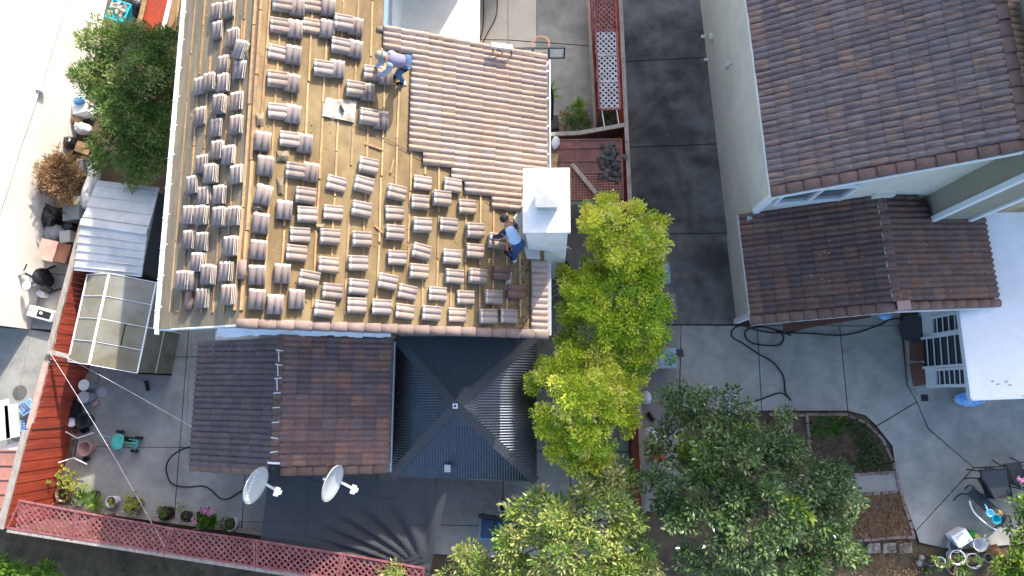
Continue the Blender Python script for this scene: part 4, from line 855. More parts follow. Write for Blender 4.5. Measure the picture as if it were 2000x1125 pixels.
# water dispenser / appliance lying down
t = thing('air_cooler', 'white upright appliance with dark front lying by the wall corner', 'appliance', tuple(at(78, 612, 0))); R_ = Matrix.Rotation(-.25, 3, 'Z')
c = at(78, 612, .38); MB().box((c.x, c.y, .2), (.88, .36, .36), R_).part('body', 'plastic_white', t, bevel=.03); MB().box(Vector((c.x, c.y, .385)) + R_ @ Vector((.14, 0, 0)), (.46, .22, .012), R_).part('grille', 'black', t)
MB().box(Vector((c.x, c.y, .394)) + R_ @ Vector((.04, .02, 0)), (.1, .08, .01), R_).part('sticker', 'plastic_white', t); MB().lathe([(.07, 0), (.07, .01)], Vector((c.x, c.y, .382)) + R_ @ Vector((-.34, .03, 0)), 14).part('dial', 'plastic_grey', t)
for q, z in (((86, 575), .3), ((91, 577), .2)): MB().lathe([(.085, 0), (.1, .22), (.09, .22), (.0, .2)], at(*q, 0), 16).one('plastic_cup', 'plastic_white', 'white plastic tub %s by the exercise bike' % ('standing' if z > .25 else 'tucked behind another'), 'tub', smooth=False)
# litter left of the red fence
t = thing('milk_crate', 'upper blue plastic milk crate tipped beside the red fence', 'crate', tuple(at(55, 795, 0)))
def crate(t, c, R_):
    m = MB()
    for i in range(5):
        for s in (-1, 1):
            m.box(c + R_ @ Vector((-.15 + i * .075, s * .16, 0)), (.02, .015, .28), R_); m.box(c + R_ @ Vector((s * .16, -.15 + i * .075, 0)), (.015, .02, .28), R_)
        m.box(c + R_ @ Vector((-.15 + i * .075, 0, -.13)), (.025, .32, .015), R_); m.box(c + R_ @ Vector((0, -.15 + i * .075, -.13)), (.32, .025, .015), R_)
    m.part('slats', 'blue_plastic', t)
    r = MB()
    for z in (-.13, .0, .14):
        for s in (-1, 1): r.box(c + R_ @ Vector((0, s * .165, z)), (.345, .02, .035), R_); r.box(c + R_ @ Vector((s * .165, 0, z)), (.02, .31, .035), R_)
    r.part('rim', 'blue_plastic', t)
crate(t, at(52, 795, .25), Matrix.Rotation(.5, 3, 'Z') @ Matrix.Rotation(.5, 3, 'X'))
t = thing('milk_crate', 'lower blue plastic milk crate standing beside the red fence', 'crate', tuple(at(38, 832, 0))); crate(t, at(37, 833, .16), Matrix.Rotation(.15, 3, 'Z'))
MB().box(at(51, 818, .05), (.32, .3, .04), Matrix.Rotation(.5, 3, 'Z')).one('grid_mat', 'stone', 'grey woven mat between the two blue crates', 'mat')
for i, (a, b, w) in enumerate((((2, 782), (8, 860), .45), ((22, 790), (26, 855), .4))): MB().beam(at(*a, 1.1), at(*b, 1.1), w, .06).one('leaning_sheet', 'metal_shed', ('left' if i == 0 else 'right') + ' of two pale panels leaning at the left border', 'panel', bevel=.006)
MB().beam(at(-5, 884, .9), at(52, 868, .9), .3, .05).one('white_awning', 'roof_white', 'white sheet covering the gap above the pink tin roof', 'sheet')
ts = thing('tin_roof', 'pink ribbed tin roof at the left border outside the fence', 'tin roof', tuple(at(10, 940, 0)))
z = 1.45
for i in range(5):
    y0, y1 = 880 + i * 28, 880 + (i + 1) * 28; xr0, xr1 = 46 - i * 8, 46 - (i + 1) * 8
    MB().slab([at(-60, y0, z), at(xr0, y0, z), at(xr1, y1, z), at(-60, y1, z)], .03).part('sheet', 'copper_tin', ts); MB().beam(at(-60, y0, z + .02), at(xr0, y0, z + .02), .04, .04).part('rib', 'copper_tin', ts)
MB().prism([at(-60, 885, z), at(38, 885, z), at(2, 1015, z), at(-60, 1015, z)], 0, z - .05).part('base', 'brown_wood', ts)
sm = MB(); MB().poly([at(4, 660, .004), at(8, 660, .004), at(8, 664, .004)])
MB().lathe([(.24, 0), (.24, .006), (.0, .007)], at(39, 767, .003), 24).one('drain_cover', 'concrete_dark', 'dark round drain cover left of the red fence', 'drain cover')
# ---------------------------------------------------------------- pots, buckets and tools in the left yard
def pot(px, py, r, h, mat, label, z=0, n='flower_pot', soil=True, cat='pot', tilt=0, taper=.78, smooth=True, inner='soil'):
    c = at(px, py, z + h); c.z = z; t = thing(n, label, cat, tuple(c)); th = r * .1
    R_ = Matrix.Rotation(tilt, 3, 'X')
    MB().lathe([(r * taper, 0), (r, h * .94), (r * 1.06, h * .94), (r * 1.06, h), (r * 1.06 - th, h), (r * .86, h * .8), (r * taper * .85, h * .12), (0, h * .12)], (0, 0, 0), 24, R_).part('body', mat, t, local=True, smooth=False)
    if soil: MB().lathe([(r * .87, h * .78), (r * .5, h * .83), (0, h * .84)], (0, 0, 0), 16, R_).part('soil', inner, t, local=True, smooth=True)
    return t, c
def bucket(px, py, r, h, mat, label, lid=None, z=0, n='bucket'):
    c = at(px, py, z + h); c.z = z; t = thing(n, label, 'bucket', tuple(c))
    MB().lathe([(r * .86, 0), (r, h * .9), (r * 1.05, h * .9), (r * 1.05, h), (r * .95, h)] + ([(0, h * .97)] if lid else [(r * .8, h * .06), (0, h * .06)]), (0, 0, 0), 24).part('body', mat, t, local=True)
    if lid: MB().lathe([(r * 1.09, h), (r * 1.09, h + .018), (r * .9, h + .024), (r * .85, h + .012), (0, h + .012)], (0, 0, 0), 24).part('lid', lid, t, local=True)
    MB().tube([Vector((r * 1.06 * math.cos(a), .0, h * .8)) + Vector((0, -r * .9 * math.sin(a), -r * .35 * math.sin(a))) for a in [i * math.pi / 8 for i in range(9)]], .006, 5).part('handle', 'galvanised', t, local=True)
bucket(164, 752, .16, .36, 'plastic_grey', 'upper grey lidded bucket beside the red fence', 'plastic_white'); bucket(163, 776, .17, .42, 'plastic_grey', 'lower grey lidded bucket beside the red fence', 'plastic_grey')
MB().lathe([(.165, 0), (.165, .02), (.14, .026), (0, .02)], at(200, 766, 0), 24).one('plastic_disc', 'plastic_grey', 'loose grey bucket lid lying on the concrete', 'lid')
MB().box(at(187, 788, .06), (.22, .14, .1), Matrix.Rotation(.5, 3, 'Z')).one('brick_block', 'terracotta', 'single orange brick on the concrete below the buckets', 'brick', bevel=.008)
MB().beam(at(160, 740, .05), at(192, 737, .05), .3, .04).one('board', 'stone', 'grey board lying by the fence above the buckets', 'board')
t = thing('nursery_tray', 'black plastic nursery tray with round pots at the fence', 'tray', tuple(at(142, 800, 0))); m = MB(); c = at(142, 798, .3)
for i in range(7): m.box(c + Vector((-.2 + i * .066, 0, 0)), (.02, .55, .2))
for s in (-.27, .27): m.box(c + Vector((0, s, 0)), (.45, .02, .22))
m.part('slats', 'black', t); MB().lathe([(.14, 0), (.17, .3), (.15, .3), (.12, .05), (0, .05)], at(153, 802, 0), 20).part('inner_pot', 'plastic_dark', t)
pot(160, 822, .22, .36, 'plastic_dark', 'large black nursery pot, empty, at the fence', soil=False, inner='soil'); bucket(140, 825, .13, .3, 'plastic_grey', 'pale bucket left of the large black pot', 'plastic_white')
pot(163, 840, .1, .18, 'black', 'small black pot under the large black pot', soil=False); pot(146, 840, .12, .2, 'rust', 'rusty small pot left of the small black pot')
pot(164, 876, .22, .36, 'terracotta', 'big empty pink clay pot beside the folded stand', soil=False); pot(166, 897, .08, .16, 'plastic_dark', 'small dark blue pot below the pink clay pot', soil=False)
t = thing('folding_stand', 'white folding metal stand lying between the pots and red fence', 'stand', tuple(at(148, 870, 0))); m = MB()
for a, b in (((128, 843), (151, 856)), ((151, 856), (183, 845)), ((114, 904), (143, 894)), ((143, 894), (170, 907))): m.tube([at(*a, .45), at(*b, .35)], .016, 6)
m.part('arm', 'plastic_white', t); MB().beam(at(151, 856, .35), at(144, 894, .35), .05, .04).part('spine', 'plastic_dark', t)
MB().prism([at(128, 862, 0), at(147, 858, 0), at(140, 896, 0), at(118, 900, 0)], 0, .04).one('leaf_litter', 'mulch', 'heap of dry leaf litter at the fence foot', 'litter', kind='stuff')
# garden scooter
t = thing('garden_scooter', 'teal garden seat cart with perforated tractor seat and four black wheels', 'garden cart', tuple(at(245, 860, 0))); b0 = at(245, 861, .0); A_ = Matrix.Rotation(-.15, 3, 'Z')
b0 = Vector((b0.x + .06, b0.y, 0))
m = MB(); nn = 26; vs_ = []
for z in (0, -.012):
    vs_.append(L(0, 0, .40 + z))
    for k_ in (.5, 1.0):
        for j in range(nn):
            a = 2 * math.pi * j / nn; r = .24 * k_ * (1 - .32 * max(0, math.cos(a)) ** 6); vs_.append(L(r * math.cos(a) * .95, r * math.sin(a), .40 + .07 * k_ ** 2 + z))
K = 1 + 2 * nn; fs = []
for s in (0, K):
    fs += [(s, s + 1 + j, s + 1 + (j + 1) % nn) for j in range(nn)] + [(s + 1 + j, s + 1 + nn + j, s + 1 + nn + (j + 1) % nn, s + 1 + (j + 1) % nn) for j in range(nn)]
fs += [(1 + nn + j, K + 1 + nn + j, K + 1 + nn + (j + 1) % nn, 1 + nn + (j + 1) % nn) for j in range(nn)]
m.add(vs_, fs); seat = m.part('seat', 'teal', t, smooth=True); hm = MB()
for r, k_ in ((.19, 12), (.12, 7), (.05, 4)):
    for j in range(k_):
        a = 2 * math.pi * j / k_ + .2
        if r > .15 and abs(math.cos(a)) > .93 and math.cos(a) > 0: continue
        z = .404 + .07 * (r / .24) ** 2; hm.lathe([(.014, 0), (.0, .002)], L(r * math.cos(a) * .95, r * math.sin(a), z + .002), 8)
hm.part('seat_hole', 'black', seat, kind='stuff')
for x, y in ((-.22, .26), (-.22, -.2), (.42, .17), (.38, -.24)):
    w_ = MB(); w_.lathe([(.03, -.035), (.105, -.035), (.125, -.015), (.125, .015), (.105, .035), (.03, .035)], L(x, y, .125), 18, A_ @ Matrix.Rotation(math.pi / 2, 3, 'X') @ Matrix.Identity(3)); wh = w_.part('wheel', 'rubber', t)
    MB().tube([L(x, y - .04, .125), L(x, y + .04, .125)], .03, 8).part('hub', 'teal', wh)
fr_ = MB(); fr_.beam(L(-.3, 0, .2), L(.45, 0, .2), .06, .04); fr_.beam(L(-.22, -.2, .15), L(-.22, .26, .15), .03, .03); fr_.beam(L(.4, -.24, .15), L(.42, .17, .15), .03, .03); fr_.beam(L(.2, -.08, .26), L(.5, -.1, .26), .025, .02); fr_.beam(L(.2, .1, .26), L(.5, .1, .26), .025, .02); fr_.beam(L(.5, -.1, .26), L(.5, .1, .26), .025, .02); fr_.part('frame', 'teal', t)
MB().tube([L(-.28, .03, .22), L(-.72, .12, .4)], .015, 6).part('handle', 'teal', t); MB().box(L(.12, .08, .17), (.3, .14, .1), A_).part('tool_tray', 'black', t)
# push broom
t = thing('push_broom', 'push broom with black head lying near the greenhouse', 'broom', tuple(at(270, 740, 0))); MB().tube([at(232, 724, .35), at(284, 747, .06)], .013, 6).part('handle', 'mid_wood', t); MB().beam(at(285, 744, .05), at(289, 763, .05), .08, .09).part('head', 'black', t, bevel=.01)
# hoses
def hose(pts, r, lab, z=.02, mat='black'): MB().tube(spline([at(x, y, z if len(q) == 0 else q[0]) for x, y, *q in pts], 8), r, 7).one('hose', mat, lab, 'hose', smooth=True)
hose([(384, 872), (362, 875), (338, 888), (326, 905), (325, 922), (335, 944), (362, 951), (395, 949), (412, 957), (428, 972), (445, 974), (470, 960), (500, 948), (530, 940), (560, 930), (590, 928), (620, 940), (655, 945), (700, 962), (740, 974), (775, 970), (800, 948)], .02, 'black hose winding across the concrete past the satellite dishes')
hose([(374, 640), (366, 760), (365, 842), (384, 846)], .012, 'thin grey cable loop on the concrete left of the dark tiled roof', mat='plastic_grey')
hose([(972, -20), (969, 30), (952, 65), (940, 90), (932, 110)], .02, 'right brown hose on the cream driveway', mat='brown_wood'); hose([(944, -20), (944, 45), (938, 75), (928, 92)], .02, 'left brown hose along the white porch roof', mat='brown_wood')
hose([(1945, 628, .3), (1760, 622), (1720, 634), (1680, 648), (1640, 655), (1590, 652), (1545, 650), (1510, 650), (1480, 645), (1450, 636), (1432, 643), (1430, 658), (1450, 670), (1480, 690), (1510, 708), (1530, 735), (1534, 765), (1545, 782), (1535, 772), (1520, 768), (1480, 782), (1440, 790)], .022, 'black hose trailing from the porch over the concrete to the trees')
hose([(1545, 655), (1500, 640), (1470, 640), (1455, 650), (1465, 668), (1500, 675), (1525, 672), (1530, 655), (1515, 645), (1540, 648), (1575, 640)], .022, 'black hose loops coiled in front of the porch roof')
# garden bench cushion, speaker under the tree
t = thing('swing_bench', 'blue cushioned garden bench half under the variegated tree', 'bench', tuple(at(975, 1030, 0))); b0 = at(978, 1028, 0); A_ = Matrix.Rotation(-.06, 3, 'Z')
for i in range(3): MB().box(L(-.35 + i * .38, -.0, .46), (.37, .55, .12), A_).part('seat_cushion', 'blue_cushion', t, bevel=.03)
MB().box(L(0, .36, .7), (1.2, .1, .5), A_ @ Matrix.Rotation(-.25, 3, 'X')).part('backrest', 'black', t, bevel=.02); MB().box(L(.02, -.02, .38), (1.24, .66, .06), A_).part('seat_frame', 'bin_blue', t)
for x in (-.55, .55):
    for y in (-.28, .3): MB().box(L(x, y, .18), (.05, .05, .36), A_).part('leg', 'black', t)
t = thing('speaker_box', 'pale boxy speaker behind the blue bench', 'speaker', tuple(at(984, 990, 0))); c = at(982, 990, .3); MB().box((c.x, c.y, .15), (.3, .28, .3)).part('body', 'plastic_white', t, bevel=.02); MB().lathe([(.09, 0), (.07, .004), (0, .004)], (c.x, c.y - .02, .302), 16).part('cone', 'black', t)
# ladders behind the chimney
t = thing('ladder', 'aluminium ladder standing on edge beside the white chimney', 'ladder', tuple(at(1118, 510, 0))); a, b = at(1109, 483, 1.7), at(1134, 560, .1)
for s in (0, .36): MB().beam(a + Vector((s * .2, 0, -s * .6)), b + Vector((s * .2, 0, -s * .1)), .07, .04).part('rail', 'galvanised', t)
for i in range(9): q = lerp(a, b, (i + .5) / 9); MB().tube([q, q + Vector((.08, 0, -.3))], .022, 8).part('rung', 'galvanised', t)
for i in range(3): MB().beam(at(1078, 560 + i * 10, .3), at(1104, 543 + i * 12, .3), .05, .04).one('metal_rail', 'galvanised', '%s of three loose metal rails on the ground below the chimney' % ORD[i], 'rail')
crumple('trash_bag', 1092, 525, (.3, .3, .3), 0, 'black_shiny', 'black bag on the ground at the chimney foot', 'bag')
# ---------------------------------------------------------------- right-hand house
TH = math.radians(3.9); XA = Vector((math.cos(TH), math.sin(TH), 0)); YA = Vector((-math.sin(TH), math.cos(TH), 0)); Zv = Vector((0, 0, 1))
O_ = at(1510, 380, 5.6)                                  # south-west eave corner of the upper roof
def RH(x, y, z): return Vector((O_.x, O_.y, 0)) + XA * x + YA * y + Zv * z
rh = thing('right_house', 'beige two-storey house with mottled brown tile roof on the right', 'house', (9, 6, 0))
RWD = 4.27; RZ2 = 7.6; KR = (RZ2 - 5.6) / RWD; LEN = 12.0
MB().prism([RH(.4, .3, 0), RH(9, .3, 0), RH(9, LEN, 0), RH(.4, LEN, 0)], -.05, 5.5).part('wall', 'siding', rh)
MB().slab([RH(.4, .3, 5.5), RH(8.3, .3, 5.5), RH(RWD, .3, RZ2 - .15)], .1).part('gable_wall', 'siding', rh)
MB().slab([RH(0, 0, 5.6), RH(RWD, 0, RZ2), RH(RWD, LEN, RZ2), RH(0, LEN, 5.6)], .1).part('roof_deck', 'brown_wood', rh)
MB().slab([RH(RWD, 0, RZ2 - .001), RH(2 * RWD, 0, 5.6), RH(2 * RWD, LEN, 5.6), RH(RWD, LEN, RZ2 - .001)], .1).part('roof_deck', 'brown_wood', rh)
d_w = (-XA - Zv * KR).normalized(); n_w = (-XA * KR + Zv).normalized(); d_e = (XA - Zv * KR).normalized(); n_e = (XA * KR + Zv).normalized(); SL = RWD * math.sqrt(1 + KR * KR)
lay_tiles(rh, RH(RWD, 6.3, RZ2), -YA, d_w, n_w, 6.12, SL + .04, TILE['tile_mottled'], wid=.305)
lay_tiles(rh, RH(RWD, .2, RZ2), YA, d_e, n_e, 6.1, 1.4, TILE['tile_tan'])
lay_caps(rh, RH(RWD, 6.3, RZ2 + .05), RH(RWD, .2, RZ2 + .05), Zv, CAP['cap_brown'], 'ridge_tile', .36, 1.15, .8)
lay_caps(rh, RH(RWD - .05, .06, RZ2 + .02), RH(-.03, .06, 5.64), n_w, CAP['cap_brown'], 'rake_tile', .35, 1.1, .95)
MB().beam(RH(-.02, -.02, 5.52), RH(-.02, LEN, 5.52), .03, .14).part('fascia', 'trim_white', rh); MB().beam(RH(0, -.05, 5.5), RH(RWD, -.05, RZ2 - .1), .03, .16).part('rake_board', 'trim_white', rh)
MB().slab([RH(.0, 0, 5.44), RH(.42, 0, 5.44), RH(.42, LEN, 5.44), RH(0, LEN, 5.44)], .02).part('soffit', 'siding', rh)
MB().prism([RH(6.2, 5.9, 0), RH(9.6, 5.9, 0), RH(9.2, 16, 0), RH(3.2, 16, 0), RH(3.2, 7.5, 0)], 5.0, 12.6).part('storey_shade_block', 'siding', rh)  # added block out of view, only there to shade the west roof slope
MB().prism([RH(8.6, .3, 0), RH(11.4, .3, 0), RH(11.4, 6, 0), RH(8.6, 6, 0)], 0, 6.6).part('east_shade_block', 'siding', rh)  # added unseen block, sized to keep the flat white roof in shade
MB().prism([RH(.4, 13.5, 0), RH(9, 13.5, 0), RH(9, 27, 0), RH(.4, 27, 0)], 0, 7.8).part('north_shade_block', 'siding', rh)  # added unseen block, tall enough to throw shade over the side driveway
# corner boards of the upper wall
MB().beam(RH(.39, .29, 3.0), RH(.39, .29, 5.45), .14, .14).part('corner_board', 'trim_white', rh)
# wall fittings on the long west wall
def on_rw(px, py, off): return hit(px, py, RH(.4, 0, 0) - XA * off, XA)
for (x, y, s) in ((1388, 73, .2), (1373, 72, .1), (1420, 126, .2), (1379, 117, .09), (1428, 124, .06)): MB().box(on_rw(x, y, .05), (.12, s, s), Matrix.Rotation(TH, 3, 'Z')).part('vent', 'siding', rh, bevel=.006)
# upstairs window on the south wall
def on_rs(px, py, off=0): return hit(px, py, RH(0, .3, 0) - YA * off, YA)
wq = [on_rs(1516, 386, .02), on_rs(1642, 384, .02)]; wx0 = .62; wx1 = 2.3; zb = 3.75; zt = 4.85
def WS(x, z, o): return RH(x, .3 - o, z)
wi = MB().slab([WS(wx0, zb, .02), WS(wx1, zb, .02), WS(wx1, zt, .02), WS(wx0, zt, .02)], .02).part('window', 'glass_blue', rh)
fm = MB(); z0, z1 = zb, zt; xm = (wx0 + wx1) / 2
for a, b in (((wx0, z0), (wx1, z0)), ((wx0, z1), (wx1, z1)), ((wx0, z0), (wx0, z1)), ((wx1, z0), (wx1, z1)), ((xm, z0), (xm, z1))): fm.beam(WS(a[0], a[1], .05), WS(b[0], b[1], .05), .05, .07, up=YA)
fm.part('frame', 'trim_white', wi)
# lower porch roof
LZ, LR, LEz = 2.62, 3.62, 2.7
pA, pB, rA, rB, eA, eB = at(1446, 420, LZ), at(1469, 630, LZ), at(1722, 384, LR), at(1750, 592, LR), at(1912, 436, LEz), at(1942, 602, LEz)
sx_ = (rA - pA); 
def RL(x, y, z): return Vector((pB.x, pB.y, 0)) + XA * x + YA * y + Zv * z
PW = 3.28; PD = 2.95; PE = 2.95; MB().slab([RL(0, 0, LZ), RL(PW, 0, LR), RL(PW, PD, LR), RL(0, PD, LZ)], .1).part('porch_deck', 'brown_wood', rh); MB().slab([RL(PW, 0, LR - .001), RL(PW + PE, 0, LEz), RL(PW + PE, PD - .4, LEz), RL(PW, PD, LR - .001)], .1).part('porch_deck', 'brown_wood', rh)
k1 = (LR - LZ) / PW; k2 = (LR - LEz) / PE
d1 = (-XA - Zv * k1).normalized(); m1 = (-XA * k1 + Zv).normalized(); d2 = (XA - Zv * k2).normalized(); m2 = (XA * k2 + Zv).normalized()
lay_tiles(rh, RL(PW, PD, LR), -YA, d1, m1, PD - .15, PW * math.sqrt(1 + k1 * k1) + .03, TILE['tile_brown'], name='porch_tile')
lay_tiles(rh, RL(PW, .2, LR), YA, d2, m2, PD - .35, PE * math.sqrt(1 + k2 * k2) + .03, TILE['tile_brown'], name='porch_tile', mask=lambda u, d: not (u > PD - .62 and d > 1.0))
lay_caps(rh, RL(PW, PD, LR + .05), RL(PW, .2, LR + .05), Zv, CAP['cap_brown'], 'porch_cap', .4, 1.1, .5)
lay_caps(rh, RL(PW - .1, .06, LR + .0), RL(-.02, .06, LZ + .03), m1, CAP['cap_brown'], 'porch_cap', .34, 1.15, .8)
lay_caps(rh, RL(PW + .1, .06, LR + .0), RL(PW + PE + .04, .06, LEz + .03), m2, CAP['cap_brown'], 'porch_cap', .36, .95, .9)
for k in range(7): MB().beam(RL(PW - .12, .3 + k * .36, LR + .07), RL(PW - .13, .5 + k * .36, LR + .07), .02, .03).part('mortar_streak', 'paper', rh)
MB().box(RL(PW + .12, .08, LR + .1), (.32, .24, .06), Matrix.Rotation(TH, 3, 'Z')).part('mortar_patch', 'terracotta', rh, bevel=.02)
MB().prism([RL(.3, .3, 0), RL(PW + PE - .5, .3, 0), RL(PW + PE - .5, PD, 0), RL(.3, PD, 0)], -.05, 2.5).part('porch_wall', 'siding', rh)
MB().beam(RL(.29, .29, 0), RL(.29, .29, 2.5), .14, .14).part('corner_board', 'trim_white', rh); MB().beam(RL(0, -.05, LZ - .1), RL(PW, -.05, LR - .1), .04, .16).part('rake_board', 'trim_white', rh); MB().beam(RL(PW, -.05, LR - .1), RL(PW + PE, -.05, LEz - .1), .04, .16).part('rake_board', 'trim_white', rh)
MB().box(RL(PW, PD - .05, LR + .16), (.5, .12, .25), Matrix.Rotation(TH, 3, 'Z')).part('saddle_flashing', 'siding', rh); MB().beam(RL(-.02, 0, LZ - .05), RL(-.02, PD, LZ - .05), .03, .1).part('fascia', 'trim_white', rh)
MB().box(RL(.25, PD - .15, LZ + .15), (.2, .18, .06)).part('junction_box', 'galvanised', rh)
# chimney chase on the east side
c0 = at(1818, 430, 3.2); c1 = at(1896, 438, 2.95); i0 = at(1809, 377, 3.4)
x0 = (c0 - RL(0, 0, 0)).dot(XA); x1 = (c1 - RL(0, 0, 0)).dot(XA); y0 = (c0 - RL(0, 0, 0)).dot(YA)
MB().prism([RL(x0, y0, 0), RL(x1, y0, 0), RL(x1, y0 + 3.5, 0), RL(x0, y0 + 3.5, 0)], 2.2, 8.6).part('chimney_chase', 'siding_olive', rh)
for x in (x0, x1): MB().beam(RL(x, y0, 2.3), RL(x, y0, 8.6), .13, .13).part('corner_board', 'trim_white', rh)
# flat white roof and sunroom
f0, f1, f2 = at(1876, 604, 2.62), at(1899, 779, 2.62), at(2080, 772, 2.62)
MB().slab([f0 + Vector((0, 2.6, 0)) - Vector((.15, 0, 0)), f0, f1, f2, f2 + Vector((1, 4.8, 0))], .16).part('flat_roof', 'roof_white', rh, bevel=.01)
MB().beam(f1 - Vector((.02, .02, .06)), f2 - Vector((0, .02, .06)), .05, .16).part('fascia', 'trim_white', rh); MB().beam(f0 - Vector((.02, 0, .06)), f1 - Vector((.02, 0, .06)), .06, .16).part('fascia', 'trim_white', rh)
s0, s1 = at(1806, 622, 0), at(1826, 757, 0); s0.x = f0.x + .3; s1.x = f1.x + .18
MB().prism([s0 + Vector((0, .6, 0)), s1, s1 + Vector((6, .1, 0)), s0 + Vector((6, .6, 0))], -.05, 2.47).part('sunroom_wall', 'trim_white', rh)
sn = (s1 - s0).normalized(); so_ = Vector((-.03, 0, 0))
def SW(t, z, o=0): return lerp(s0, s1, t) + Zv * z + Vector((-.012 - o, 0, 0))
for (t0, t1, za, zb_, nbar) in ((.03, .27, .75, 2.2, 5), (.3, .72, .1, 2.2, 6), (.76, .98, .75, 2.2, 6)):
    wi = MB().slab([SW(t0, za), SW(t1, za), SW(t1, zb_), SW(t0, zb_)], .01).part('window' if za > .5 else 'door', 'glass_dark', rh); bm_ = MB()
    for a, b in (((t0, za), (t1, za)), ((t0, zb_), (t1, zb_)), ((t0, za), (t0, zb_)), ((t1, za), (t1, zb_))): bm_.beam(SW(a[0], a[1], .03), SW(b[0], b[1], .03), .07, .07)
    bm_.part('frame', 'trim_white', wi)
    for i in range(1, nbar): MB().tube([SW(t0, lerp(za, zb_, i / nbar), .05), SW(t1, lerp(za, zb_, i / nbar), .05)], .016, 6).part('bar', 'trim_white', wi)
rm_ = MB()
for i in range(14): rm_.blob(Vector((random.uniform(f1.x + .2, f1.x + 3), f1.y + random.uniform(.06, .5), 2.632)), (random.uniform(.015, .05), random.uniform(.01, .025), .003), 8, .3)
rm_.part('stain', 'paper', rh, kind='stuff')
# porch step, mats, screen
st = MB().prism(G((1765, 640), (1806, 640), (1830, 758), (1788, 764), (1772, 750)), -.05, .12).one('porch_step', 'concrete', 'low concrete step in front of the barred sunroom door', 'step', bevel=.02)
MB().prism([at(x, y, .13) for x, y in ((1776, 668), (1810, 660), (1808, 706), (1777, 704))], .125, .14).one('door_mat', 'brown_wood', 'upper dark brown door mat on the porch step', 'mat'); MB().prism([at(x, y, .13) for x, y in ((1776, 710), (1806, 708), (1812, 750), (1784, 755))], .125, .14).one('door_mat', 'brown_wood', 'lower dark brown door mat on the porch step', 'mat')
MB().lathe([(.42, 0), (.42, .02), (0, .025)], at(1784, 642, .14), 24).one('round_rug', 'plastic_dark', 'round dark rug by the sunroom door', 'rug')
t = thing('porch_bench', 'long dark wooden bench tucked under the porch roof edge', 'bench', tuple(at(1600, 632, 0)))
for i in range(4): MB().beam(at(1530, 640 + i * 4 - 6, .45), at(1700, 612 + i * 4 - 6, .45), .07, .03).part('slat', 'brown_wood', t)
for x, y in ((1540, 640), (1690, 615)): MB().beam(at(x, y, 0), at(x, y, .43), .06, .06).part('leg', 'brown_wood', t)
crumple('blue_wrap', 1728, 615, (.2, .14, .1), .4, 'blue_plastic', 'crumpled blue and clear wrapping at the porch corner', 'wrap')
t = thing('bagged_mulch', 'white and blue plastic soil bags stacked at the flat roof corner', 'bags', tuple(at(1888, 780, 0)))
for i in range(3):
    c = at(1892, 780, .14 * i + .1); m = MB(); m.blob((c.x + random.uniform(-.04, .04), c.y, .1 + .14 * i), (.42, .2, .09), 14, .06); m.part('bag', 'blue_plastic' if i == 2 else 'bag_white', t, smooth=True)
MB().box(at(1806, 777, .008), (.2, .19, .012)).one('floor_drain', 'black', 'square dark floor drain beside the porch step', 'drain'); MB().box(at(1327, 690, .008), (.24, .24, .012), Matrix.Rotation(.12, 3, 'Z')).one('floor_drain', 'plastic_dark', 'square dark floor drain in the concrete right of the blue bin', 'drain')
# wheeled bins by the fence
def bin_(px, py, mat, lab, rz, h=1.0, w=.55, d=.66):
    c = at(px, py, h); t = thing('wheeled_bin', lab, 'bin', (c.x, c.y, 0)); R_ = Matrix.Rotation(rz, 3, 'Z')
    def B(x, y, z): return Vector((c.x, c.y, 0)) + R_ @ Vector((x, y, z))
    m = MB(); lo = [B(sx * d * .4, sy * w * .38, .06) for sx, sy in ((-1, -1), (1, -1), (1, 1), (-1, 1))]; hi = [B(sx * d * .5, sy * w * .5, h - .06) for sx, sy in ((-1, -1), (1, -1), (1, 1), (-1, 1))]
    m.add(lo + hi, [(3, 2, 1, 0), (4, 5, 6, 7)] + [(i, (i + 1) % 4, (i + 1) % 4 + 4, i + 4) for i in range(4)]); m.part('body', mat, t, bevel=.03)
    l = MB(); l.box(B(.02, 0, h - .02), (d * 1.06, w * 1.06, .07), R_); ld = l.part('lid', mat, t, bevel=.03); MB().box(B(.04, 0, h + .025), (d * .6, w * .6, .03), R_).part('lid_panel', mat, ld, bevel=.012)
    MB().tube([B(-d * .62, -w * .4, h - .08), B(-d * .62, w * .4, h - .08)], .018, 8).part('handle', mat, t)
    for s in (-1, 1): MB().lathe([(.1, -.03), (.1, .03)], B(-d * .42, s * w * .45, .1), 14, R_ @ Matrix.Rotation(math.pi / 2, 3, 'X')).part('wheel', 'rubber', t)
bin_(1296, 700, 'bin_blue', 'light blue wheeled bin below the bright yellow-green tree', 0.02); bin_(1296, 593, 'bin_grey', 'grey-green wheeled bin half hidden by the bright tree, middle of three', 0.03); bin_(1284, 536, 'bin_blue', 'blue wheeled bin mostly hidden by the bright tree, topmost of three', .05)
# odds and ends along the fence
crumple('white_bundle', 1262, 776, (.16, .2, .14), 0, 'bag_white', 'white cloth bundle at the foot of the side fence', 'bundle'); MB().tube([at(1266, 806, .06), at(1277, 822, .06)], .06, 10).one('shoe', 'black', 'dark shoe lying on the concrete near the side fence', 'shoe', smooth=True)
crumple('white_bundle', 1270, 850, (.24, .24, .2), 0, 'bag_white', 'white sack by the fence above the red chair', 'bundle'); MB().tube(spline([at(1254, 716, .6), at(1257, 735, .9), at(1254, 748, .6)]), .03, 8).one('blue_hoop', 'bin_blue', 'pale blue curved strip leaning on the side fence', 'strip')
m = MB(); c = at(1286, 888, .3); m.box((c.x, c.y, .3), (.34, .34, .04)); m.box((c.x - .14, c.y + .1, .45), (.06, .4, .3)); m.box((c.x, c.y, .14), (.28, .28, .26)); m.one('red_chair', 'red_plastic', 'small red plastic chair at the fence under the dark tree', 'chair', bevel=.015)
